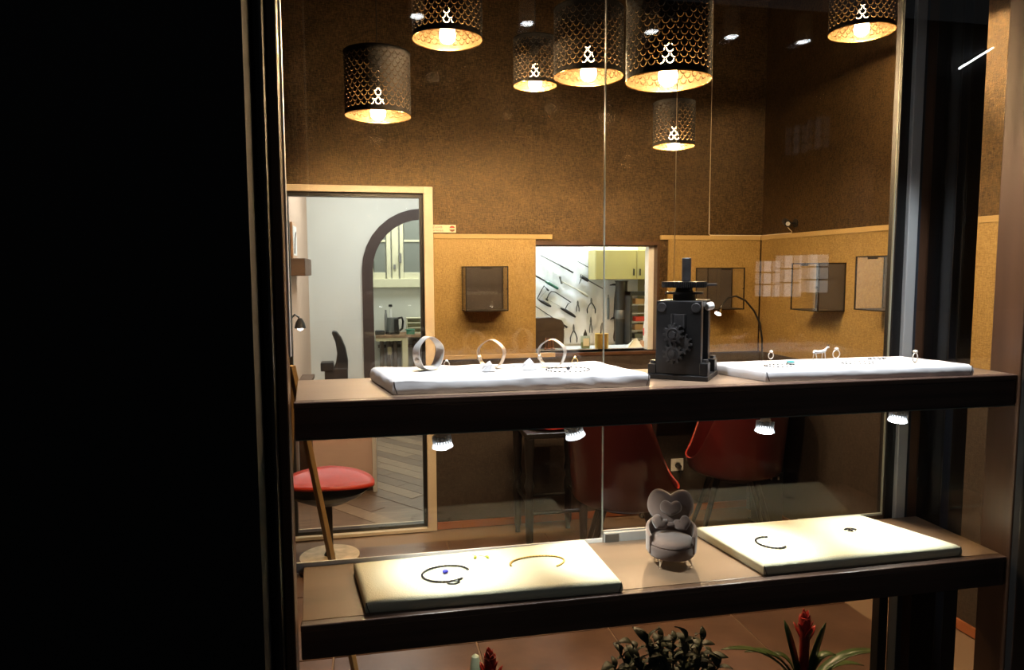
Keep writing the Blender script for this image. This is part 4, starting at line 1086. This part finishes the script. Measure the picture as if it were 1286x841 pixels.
I().tube([L_(p, 100, 160), L_(p, 230, 228)], [.0025, .004], 8).build('blade', K['darksteel'], r); I().tube([L_(p, 230, 228), L_(p, 315, 275)], [.0055, .006], 8).build('handle', K['blackpl'], r)
r, p = tool('thin_rod', 'short thin dark rod ending at the yellow cupboard', (395, 230)); I().tube([L_(p, 345, 200), L_(p, 420, 242)], .003, 8).build('shaft', K['darksteel'], r); I().tube([L_(p, 420, 242), L_(p, 452, 262)], .0045, 8).build('grip', K['blackpl'], r)
r, p = tool('green_file', 'green handled file at the left edge of the workshop opening', (140, 340)); I().tube([L_(p, 60, 292), L_(p, 130, 330)], .006, 6).build('blade', K['darksteel'], r); I().tube([L_(p, 130, 330), L_(p, 150, 342), L_(p, 215, 380)], [.008, .013, .010], 10).build('handle', K['greenh'], r)
def sawframe(label, org, pts, hand, small=None):
    r, p = tool('piercing_saw', label, org)
    I().tube([L_(p, *q) for q in pts], .0042, 8).build('saw_frame', K['darksteel'], r)
    I().tube([L_(p, *q) for q in hand], [.006, .013, .012, .007][:len(hand)], 10).build('handle', K['blackpl'], r, smooth=True)
    I().tube([L_(p, *pts[0]), L_(p, *pts[-1])], .0011, 5).build('saw_blade', K['steel'], r)
    I().tube([L_(p, pts[0][0]-6, pts[0][1]-4), L_(p, pts[0][0]+8, pts[0][1]+8)], .007, 8).build('clamp', K['darksteel'], r)
sawframe('small piercing saw with a black handle above the brown leather bag', (110, 400), [(145, 385), (122, 362), (100, 400), (78, 445), (84, 452)], [(84, 450), (110, 465), (150, 488), (168, 498)])
sawframe('large piercing saw, in the middle below the pale handled hammer', (220, 470), [(140, 450), (155, 415), (172, 398), (195, 402), (300, 470), (280, 480), (262, 515)], [(232, 508), (265, 525), (310, 553), (330, 568)])
r, p = tool('planishing_hammer', 'hammer with a long pale wooden handle slanting down to the right', (300, 380)); I().tube([L_(p, 226, 300), L_(p, 232, 325), L_(p, 240, 348)], [.009, .006, .009], 10).build('hammer_head', K['steel'], r); I().tube([L_(p, 234, 330), L_(p, 340, 385), L_(p, 380, 410), L_(p, 412, 432)], [.004, .004, .011, .009], 10).build('handle', K['woodh'], r, smooth=True)
r, p = tool('caliper', 'steel vernier caliper with a black slide in the middle of the sheet', (430, 335)); I().tube([L_(p, 365, 298), L_(p, 520, 385)], .0045, 4).build('beam', K['steel'], r); I().tube([L_(p, 372, 302), L_(p, 415, 328)], .014, 4).build('slide', K['darksteel'], r, bevel=.002); I().tube([L_(p, 378, 290), L_(p, 366, 318), L_(p, 354, 350)], [.004, .006, .002], 6).build('jaw', K['steel'], r); I().tube([L_(p, 366, 284), L_(p, 362, 310)], [.004, .006], 6).build('jaw', K['steel'], r)
def pliers(label, cx, cy, h, spread, m_, jaw=.28, org=None):
    r, p = tool('pliers', label, (cx, cy))
    for s_ in (-1, 1):
        I().tube([L_(p, cx+s_*1.5, cy-h*jaw), L_(p, cx+s_*3.5, cy-h*.1), L_(p, cx, cy)], [.0022, .005, .0055], 6).build('jaw', K['steel'], r, smooth=True)
        I().tube([L_(p, cx, cy), L_(p, cx+s_*spread*.6, cy+h*.2), L_(p, cx+s_*spread, cy+h*.45), L_(p, cx+s_*spread*.95, cy+h*.7)], [.005, .0045, .005, .004], 8).build('handle', K[m_], r, smooth=True)
    a = L_(p, cx, cy); I().cyl((a.x, a.y-.008, a.z), (a.x, a.y+.004, a.z), .006, n=10).build('rivet', K['steel'], r)
pliers('open dark handled pliers hanging highest, right of the large piercing saw', 434, 470, 105, 27, 'darksteel')
pliers('small faint steel pliers right of the large piercing saw', 345, 480, 75, 9, 'steel')
pliers('short stubby pliers hanging above the brass pot', 431, 605, 95, 8, 'steel', .4)
pliers('large steel pliers hanging left of the glass bottle', 318, 655, 115, 22, 'darksteel', .35)
r, p = tool('cross_peen_hammer', 'upright hammer with a long black handle beside the yellow cupboard', (595, 450)); I().tube([L_(p, 556, 358), L_(p, 580, 353), L_(p, 620, 354)], [.003, .008, .009], 8).build('hammer_head', K['darksteel'], r); I().tube([L_(p, 602, 345), L_(p, 592, 440), L_(p, 590, 570)], [.006, .008, .013], 10).build('handle', K['blackpl'], r, smooth=True)
r, p = tool('flat_file', 'short flat grey steel bar left of the upright hammer', (546, 500)); I().tube([L_(p, 546, 440), L_(p, 546, 582)], .010, 4).build('bar', K['steel'], r); I().tube([L_(p, 546, 420), L_(p, 546, 440)], .005, 8).build('tang', K['steel'], r)
r, p = tool('chasing_hammer', 'lower upright hammer with a rounded wooden handle below the long black one', (588, 640)); I().tube([L_(p, 560, 585), L_(p, 572, 575), L_(p, 612, 572)], [.003, .007, .008], 8).build('hammer_head', K['darksteel'], r); I().tube([L_(p, 588, 572), L_(p, 588, 650), L_(p, 588, 700), L_(p, 588, 728)], [.004, .004, .014, .008], 10).build('handle', K['leather'], r, smooth=True)
r, p = tool('long_mandrel', 'long dark mandrel slanting down behind the brown leather bag', (170, 565)); I().tube([L_(p, 60, 492), L_(p, 240, 612)], [.003, .004], 8).build('shaft', K['darksteel'], r); I().tube([L_(p, 240, 612), L_(p, 275, 636)], .008, 8).build('handle', K['blackpl'], r)
# yellow cupboard high on the right
pa, pb = at(748, 351, Y=5.20), at(830, 314, Y=5.20)
r = thing('yellow_cupboard', 'yellow wall cupboard high on the right in the workshop', 'cupboard', (pa.x, 5.20, pa.z))
w_, h_ = 2.125-pa.x, pb.z-pa.z
wd1 = at(800, 330, Y=5.20).x-pa.x
I().box((0, .012, 0), (w_, YW-5.20-.036, h_)).build('carcass', K['yellowcab'], r)
I().box((.002, 0, .002), (wd1-.003, .012, h_-.002)).build('door', K['yellowcab'], r, bevel=.002)
I().box((wd1+.003, 0, .002), (w_-.002, .012, h_-.002)).build('door', K['yellowcab'], r, bevel=.002)
for x_ in (wd1-.03, wd1+.02): I().box((x_, -.012, .03), (x_+.008, 0, .08)).build('handle', K['darksteel'], r)
# shelf unit with boxes
pa, pb = at(791, 436, Y=5.12), at(817, 366, Y=5.12)
zf = pa.z; w_ = at(822, 400, Y=5.12).x-pa.x; h_ = pb.z-pa.z
r = thing('shelf_rack', 'dark grey shelf rack with small boxes at the right of the workshop', 'shelf', (pa.x, 5.12, .6))
z0_ = zf-.6
for x_ in (0, w_-.014): I().box((x_, 0, 0), (x_+.014, .12, z0_+h_)).build('side_panel', K['darksteel'], r)
I().box((0, -.002, z0_+h_-.03), (w_, .122, z0_+h_)).build('top', K['darksteel'], r)
nsh = 6; shz = []
for k in range(nsh):
    z_ = z0_+k*(h_-.03)/nsh; shz.append(z_); I().box((.014, 0, z_-.008), (w_-.014, .12, z_)).build('shelf', K['alu'], r)
for k, (mk, lb, ww, hh) in enumerate((('whitepl', 'white carton on the lowest visible shelf of the rack', .07, .03), ('steel', 'grey tin on the rack, second shelf up', .09, .03), ('cardboard', 'tan carton on the rack above the grey tin', .085, .036), ('redbox', 'red box on the shelf rack', .075, .03), ('cardboard', 'open cardboard box on the top shelf of the rack', .08, .036))):
    if k >= nsh: break
    zi = .6+shz[k+1 if k else 0] if k < 4 else .6+shz[5]
    if k == 0: zi = .6+shz[0]
    else: zi = .6+shz[k if k < 4 else 5] if k < 4 else .6+shz[5]
    o = thing('storage_box', lb, 'box', (pa.x+w_/2-.01, 5.17, zi), 0, 'boxes on the shelf rack')
    I().box((-ww/2, -.035, 0), (ww/2, .035, hh)).build('box_body', K[mk], o, bevel=.002); I().box((-ww/2-.001, -.036, hh), (ww/2+.001, .036, hh+.006)).build('box_lid', K[mk], o, bevel=.001)
# stove pipe column
pa = at(782, 435, Y=5.26); pb = at(782, 351, Y=5.26)
r = thing('steel_pipe', 'wide shiny dark pipe standing left of the shelf rack', 'pipe', (pa.x, 5.30, .6))
I().lathe([(0, 0), (.048, 0), (.048, .30), (.052, .30), (.052, .33), (.046, .33), (.046, pb.z-.6-.02), (.055, pb.z-.6-.01), (0, pb.z-.6-.01)], 28).build('pipe_body', K['darksteel'], r, smooth=True)
I().lathe([(.049, .62), (.053, .64), (.053, .67), (.049, .69)], 28).build('pipe_joint', K['steel'], r, smooth=True)
# round leather bag, bottle, brass pot, copper holder on the sill
zs_ = WIN[2]+.006
def sill(px_, py_, Y_): return at(px_, py_, Y=Y_).x
bx = .955; 
xbag0, xbag1 = WIN[0]+.002, sill(706, 430, 4.60)
zb1 = at(690, 398, Y=4.60).z
r = thing('leather_bag', 'dark brown leather bag with a rounded top on the left of the workshop sill', 'bag', ((xbag0+xbag1)/2, 4.60, zs_))
hw = (xbag1-xbag0)/2; hb = zb1-zs_
pts = [(-hw, 0), (hw, 0), (hw, hb*.62)]+[(hw*.75+hw*.25*cos(a), hb*.62+hb*.30*sin(a)) for a in [i*pi/12 for i in range(1, 6)]]+[(hw*.3, hb), (-hw, hb*.97)]
I().plate(pts, [], FACE((0, -.05, 0)), .10).build('bag_body', K['leather'], r, bevel=.008)
I().plate([(p_[0]*1.01, p_[1]*1.012) for p_ in pts if p_[1] > hb*.5]+[(-hw, hb*.5)], [], FACE((0, -.052, 0)), .006).build('bag_flap', K['leather'], r, bevel=.002)
I().box((hw-.001, -.02, hb*.30), (hw+.010, .02, hb*.58)).build('side_pocket', K['leather'], r, bevel=.004)
def onsill(name, label, cat, px_, Y_): return thing(name, label, cat, (sill(px_, 435, Y_), Y_, zs_))
r = onsill('copper_holder', 'small copper holder with upright posts in front of the leather bag', 'holder', 690, 4.475)
I().box((-.035, -.014, 0), (.035, .014, .012)).build('base', K['copper'], r, bevel=.002)
for x_ in (-.024, -.008, .008, .024): I().cyl((x_, 0, .012), (x_, 0, .078), .005, n=10).build('post', K['copper'], r, smooth=True)
I().cyl((-.03, 0, .060), (.03, 0, .060), .004, n=8).build('crossbar', K['copper'], r, smooth=True)
r = onsill('glass_bottle', 'square clear glass bottle with a black dropper left of the brass pot', 'bottle', 735, 4.49)
I().box((-.030, -.018, 0), (.030, .018, .085)).build('bottle_body', K['glassobj'], r, bevel=.008)
I().box((-.026, -.014, .004), (.026, .014, .045)).build('liquid', K['bud'], r, bevel=.004)
I().lathe([(.014, .085), (.012, .092), (.012, .10), (.004, .115), (.003, .125), (0, .125)], 14).build('dropper', K['blackpl'], r, smooth=True)
I().box((-.020, -.0195, .02), (.020, -.0185, .07)).build('paper_label', K['canvas'], r)
rb = onsill('brass_pot', 'brushed brass cylindrical pot on the workshop sill', 'pot', 755.5, 4.485)
I().lathe([(0, 0), (.045, 0), (.045, .098), (.041, .098), (.041, .006), (0, .006)], 32).build('pot_wall', K['brass'], rb, smooth=True)
I().lathe([(.0452, .088), (.0465, .092), (.0452, .0975)], 32).build('pot_rim', K['brass'], rb, smooth=True)
r = onsill('pliers', 'steel pliers standing upright in the brass pot', 'tool', 756, 4.485); r['group'] = TG
del r['group']
for s_ in (-1, 1):
    I().tube([(s_*.012, 0, .008), (s_*.010, 0, .09), (s_*.006, 0, .125)], .0045, 8).build('handle', K['darksteel'], r, smooth=True)
    I().tube([(s_*.006, 0, .125), (s_*.007, 0, .14), (s_*.002, 0, .168)], [.005, .006, .002], 8).build('jaw', K['steel'], r, smooth=True)
r = onsill('paper_heap', 'small cream paper tent at the right end of the workshop sill', 'paper', 797, 4.51)
I().add([(-.06, -.03, 0), (.04, -.04, 0), (.05, .03, 0), (-.05, .03, 0), (-.01, -.01, .055), (.015, .005, .06)], [(0, 1, 5, 4), (2, 3, 4, 5), (1, 2, 5), (3, 0, 4), (0, 3, 2, 1)]).build('folded_sheet', K['canvas'], r)
I().box((.045, -.02, 0), (.062, .02, .04)).build('wood_block', K['tablewood'], r)
r = onsill('spray_bottle', 'white bottle with a red band behind the rolling mill', 'bottle', 813, 4.62)
I().lathe([(0, 0), (.030, 0), (.030, .12), (.024, .16), (.010, .19), (0, .19)], 20).build('bottle_body', K['whitepl'], r, smooth=True)
I().lathe([(.0306, .065), (.0308, .066), (.0308, .115), (.0306, .116)], 20).build('red_band', K['redbox'], r, smooth=True)

# ------------------------------------------------------------------ plants behind the glass below the lower shelf
def strap(name, root, base, direction, length, width, rise, droop, m_, n=10, twist=0):
    d = Vector((cos(direction), sin(direction), 0)); sd_ = Vector((-sin(direction), cos(direction), 0)); vs = []; fs = []
    for i in range(n+1):
        t = i/n; c = Vector(base)+d*(length*(t*(1-.15*t)))*cos(rise) + Vector((0, 0, 1))*(length*sin(rise)*t - droop*length*t*t)
        w_ = width*(.75+.5*t)*(1-t**4)**.8 if t < 1 else .0005
        f_ = width*.28
        vs += [c-sd_*w_+Vector((0, 0, f_*(1-t))), c-Vector((0, 0, .001)), c+sd_*w_+Vector((0, 0, f_*(1-t)))]
    for i in range(n):
        a = i*3; fs += [(a, a+1, a+4, a+3), (a+1, a+2, a+5, a+4)]
    b = I(); b.add(vs, fs); o = b.build(name, K[m_], root, smooth=True)
    s_ = o.modifiers.new('t', 'SOLIDIFY'); s_.thickness = .0018; return o
def bromeliad(label, px_, py_top, Y_, nleaf, L, seed, big=1.0, flower=.11):
    rnd = random.Random(seed); p = at(px_, py_top, Y=Y_); zb = .25
    r = thing('bromeliad', label, 'plant', (p.x, Y_, zb), 0, 'potted bromeliads in the window')
    potH = .13; ph_ = potH
    I().lathe([(0, 0), (.045, 0), (.06, ph_), (.064, ph_), (.064, ph_-.012), (.056, ph_-.014), (.0, ph_-.014)], 28).build('pot', K['terracotta'], r, smooth=True)
    top = p.z-zb
    for k in range(nleaf):
        a = 2*pi*k/nleaf*1.0+rnd.uniform(-.2, .2)+seed
        strap('leaf', r, (.012*cos(a), .012*sin(a), ph_-.01), a, L*rnd.uniform(.75, 1.1), .013*big, rnd.uniform(.8, 1.25), rnd.uniform(.25, .6), 'leaf2')
    I().tube([(0, 0, ph_-.01), (0, 0, top-flower*.35)], [.011, .015], 10).build('stem', K['bract'], r, smooth=True)
    for k in range(15):
        a = k*2.4; f_ = k/15; z_ = top-flower*(1-.55*f_)
        strap('bract', r, (0, 0, z_), a, flower*(.34+.22*(1-f_)), .0095, 1.0+.45*f_, .05, 'bract', 6)
    return r
b1 = bromeliad('red bromeliad peeking up at the left below the lower shelf', 615, 804, 1.66, 9, .20, 2, flower=.12)
b2 = bromeliad('large red bromeliad with long striped leaves below the right canvas board', 1012, 756, 1.74, 0, .2, 5, 1.2, .125)
pB2 = b2.location
for (tx, ty, w_, up_) in ((905, 815, .012, 1), (935, 818, .014, 1), (985, 778, .012, 2), (1037, 781, .016, 3), (1110, 818, .016, 1), (1085, 835, .012, 1), (965, 822, .012, 1), (1050, 822, .014, 1), (1000, 835, .011, 1)):
    t_ = at(tx, ty, Y=1.74+random.uniform(-.06, .05))-pB2; base = Vector((0, 0, .12)); dv = t_-base
    n = 10; vs = []; fs = []; dxy = Vector((dv.x, dv.y, 0)); sd_ = Vector((0, 1, 0)).cross(dv).normalized() if up_ > 1 else Vector((dxy.y, -dxy.x, 0)).normalized()
    if up_ > 1: sd_ = Vector((1, .3, 0)).normalized()
    for i in range(n+1):
        t = i/n; bow = sin(pi*t)*.05 if up_ == 1 else 0
        c = base+Vector((dv.x*t**1.3, dv.y*t**1.3, dv.z*t+bow)); ww = w_*(.8+.4*t)*max(0, 1-t**5)**.7+.0004
        vs += [c-sd_*ww+Vector((0, 0, ww*.5)), c, c+sd_*ww+Vector((0, 0, ww*.5))]
    for i in range(n): a = i*3; fs += [(a, a+1, a+4, a+3), (a+1, a+2, a+5, a+4)]
    b = I(); b.add(vs, fs); o = b.build('leaf', K['leaf2'], b2, smooth=True); s_ = o.modifiers.new('t', 'SOLIDIFY'); s_.thickness = .0018
# pale bud left of the first bromeliad
q = at(597, 829, Y=1.86)
r = thing('round_cactus', 'pale green rounded cactus left of the small red bromeliad', 'plant', (q.x, 1.86, .25))
I().lathe([(0, 0), (.020, 0), (.026, .09), (.028, .09), (.028, .08), (0, .08)], 20).build('pot', K['terracotta'], r, smooth=True)
hh = q.z-.25+.012
b = I(); prf = [(0, .079)]+[(.013+.002*sin(i), .08+(hh-.08)*i/10) for i in range(10)]+[(.010, hh), (0, hh+.008)]; b.lathe(prf, 20); b.build('stem', K['bud'], r, smooth=True)
# bushy dark leafed plant
q = at(850, 800, Y=1.48)
r = thing('leafy_plant', 'bushy dark leafed potted plant between the two red bromeliads', 'plant', (q.x, 1.48, .25))
I().lathe([(0, 0), (.05, 0), (.065, .13), (.07, .13), (.07, .118), (.06, .116), (0, .116)], 28).build('pot', K['terracotta'], r, smooth=True)
lb_ = I(); vs = []; fs = []; n = 6
for i in range(n+1):
    t = i/n; w_ = .0120*sin(pi*min(1, t*.93+.04))**.9; c = (0, .050*t, .008*sin(pi*t)-.012*t*t); vs += [(-w_, c[1], c[2]+.003), (0, c[1], c[2]), (w_, c[1], c[2]+.003)]
for i in range(n): a = i*3; fs += [(a, a+1, a+4, a+3), (a+1, a+2, a+5, a+4)]
lb_.add(vs, fs); leaf0 = lb_.build('leaf', K['leaf'], r, smooth=True); s_ = leaf0.modifiers.new('t', 'SOLIDIFY'); s_.thickness = .0006
rnd = random.Random(4); firstleaf = True
tips = [(778, 818), (795, 812), (812, 803), (828, 799), (845, 801), (862, 803), (882, 800), (893, 818), (870, 810), (838, 810), (903, 834), (770, 836), (820, 815), (856, 818), (800, 828), (880, 826), (835, 828), (862, 834)]
for (tx, ty) in tips:
    t_ = at(tx, ty, Y=1.48+rnd.uniform(-.05, .05))-r.location; base = Vector((0, 0, .11))
    path = [base.lerp(t_, u)+Vector((0, 0, .03*sin(pi*u))) for u in (0, .25, .5, .75, 1)]
    I().tube(path, [.004, .0035, .003, .0025, .002], 6).build('stem', K['leaf'], r)
    for k in range(14):
        u = .60+.40*k/13; c = base.lerp(t_, u)+Vector((0, 0, .03*sin(pi*u))); a = k*2.1+rnd.uniform(-.4, .4)
        if firstleaf: o = leaf0; firstleaf = False
        else: o = leaf0.copy(); COL.objects.link(o)
        o.location = c; o.rotation_euler = (rnd.uniform(.2, 1.2), rnd.uniform(-.4, .4), a); s_ = rnd.uniform(.6, .95); o.scale = (s_, s_, s_)

# ------------------------------------------------------------------ across the street: a building whose lit windows show in the glass
YS = -24.0; YM = 2*1.571-YS
struct(I().box((-20, YS-3, -.3), (40, 1.0, -.2)).build('street', K['asphalt']))
bd = thing('street_building', 'dark building across the street, seen only as window reflections in the glass', 'building', (10, YS, -.2))
I().box((-16, -1.0, 0), (22, -.0, 12)).build('wall', K['facade'], bd)
lit = emitter('lit window pane', (.95, .93, .85), 1.4); lit2 = emitter('dim window pane', (.6, .55, .5), .12)
def bwin(x0, x1, y0, y1, m_):
    a = at(x0, y1, Y=YM); c = at(x1, y0, Y=YM); wf_ = None
    W__, H__ = c.x-a.x, c.z-a.z; b = I(); ox, oz = a.x-10, a.z+.2
    b.box((ox-.06, .0, oz-.06), (ox+W__+.06, .05, oz)).box((ox-.06, .0, oz+H__), (ox+W__+.06, .05, oz+H__+.06)).box((ox-.06, 0, oz), (ox, .05, oz+H__)).box((ox+W__, 0, oz), (ox+W__+.06, .05, oz+H__))
    b.box((ox+W__*.47, 0, oz), (ox+W__*.53, .05, oz+H__))
    for k in (1, 2): b.box((ox, 0, oz+H__*k/3-.03), (ox+W__*.47, .05, oz+H__*k/3+.03)).box((ox+W__*.53, 0, oz+H__*k/3-.03), (ox+W__, .05, oz+H__*k/3+.03))
    f_ = b.build('window', K['black'], bd)
    for i in range(2):
        for k in range(3):
            xa_ = ox+(0 if i == 0 else W__*.53); za_ = oz+H__*k/3+(.03 if k else 0)
            I().box((xa_, .01, za_), (xa_+W__*.47, .02, oz+H__*(k+1)/3-.03)).build('pane', m_, f_)
bwin(947, 969, 327, 372, lit); bwin(972, 996, 320, 372, lit); bwin(1002, 1029, 319, 367, lit)
tb = thing('tube_lamp', 'slanted white tube lamp across the street, mirrored right of the aluminium corner profile', 'lamp', (0, YS+.22, 0))
ta, tb2 = at(1203, 87, Y=2*1.2655-YS-.22), at(1247, 60, Y=2*1.2655-YS-.22)
ta, tb2 = Vector((ta.x, 0, ta.z)), Vector((tb2.x, 0, tb2.z)); dd = (tb2-ta).normalized()
I().cyl(ta, tb2, .045, n=12).build('tube', emitter('tube light', (.95, .97, 1), 26), tb)
I().cyl(ta-dd*.06, ta, .05, n=12).cyl(tb2, tb2+dd*.06, .05, n=12).build('end_cap', K['whitepl'], tb)
for e_ in (.2, .8): I().cyl(ta.lerp(tb2, e_)+Vector((0, -.21, 0)), ta.lerp(tb2, e_)+Vector((0, -.09, 0)), .02, n=8).build('bracket', K['greypl'], tb)
I().tube([ta+Vector((0, -.09, 0)), tb2+Vector((0, -.09, 0))], .03, 4).build('batten', K['greypl'], tb)
bwin(985, 1003, 160, 195, lit2); bwin(1012, 1030, 150, 188, lit2)
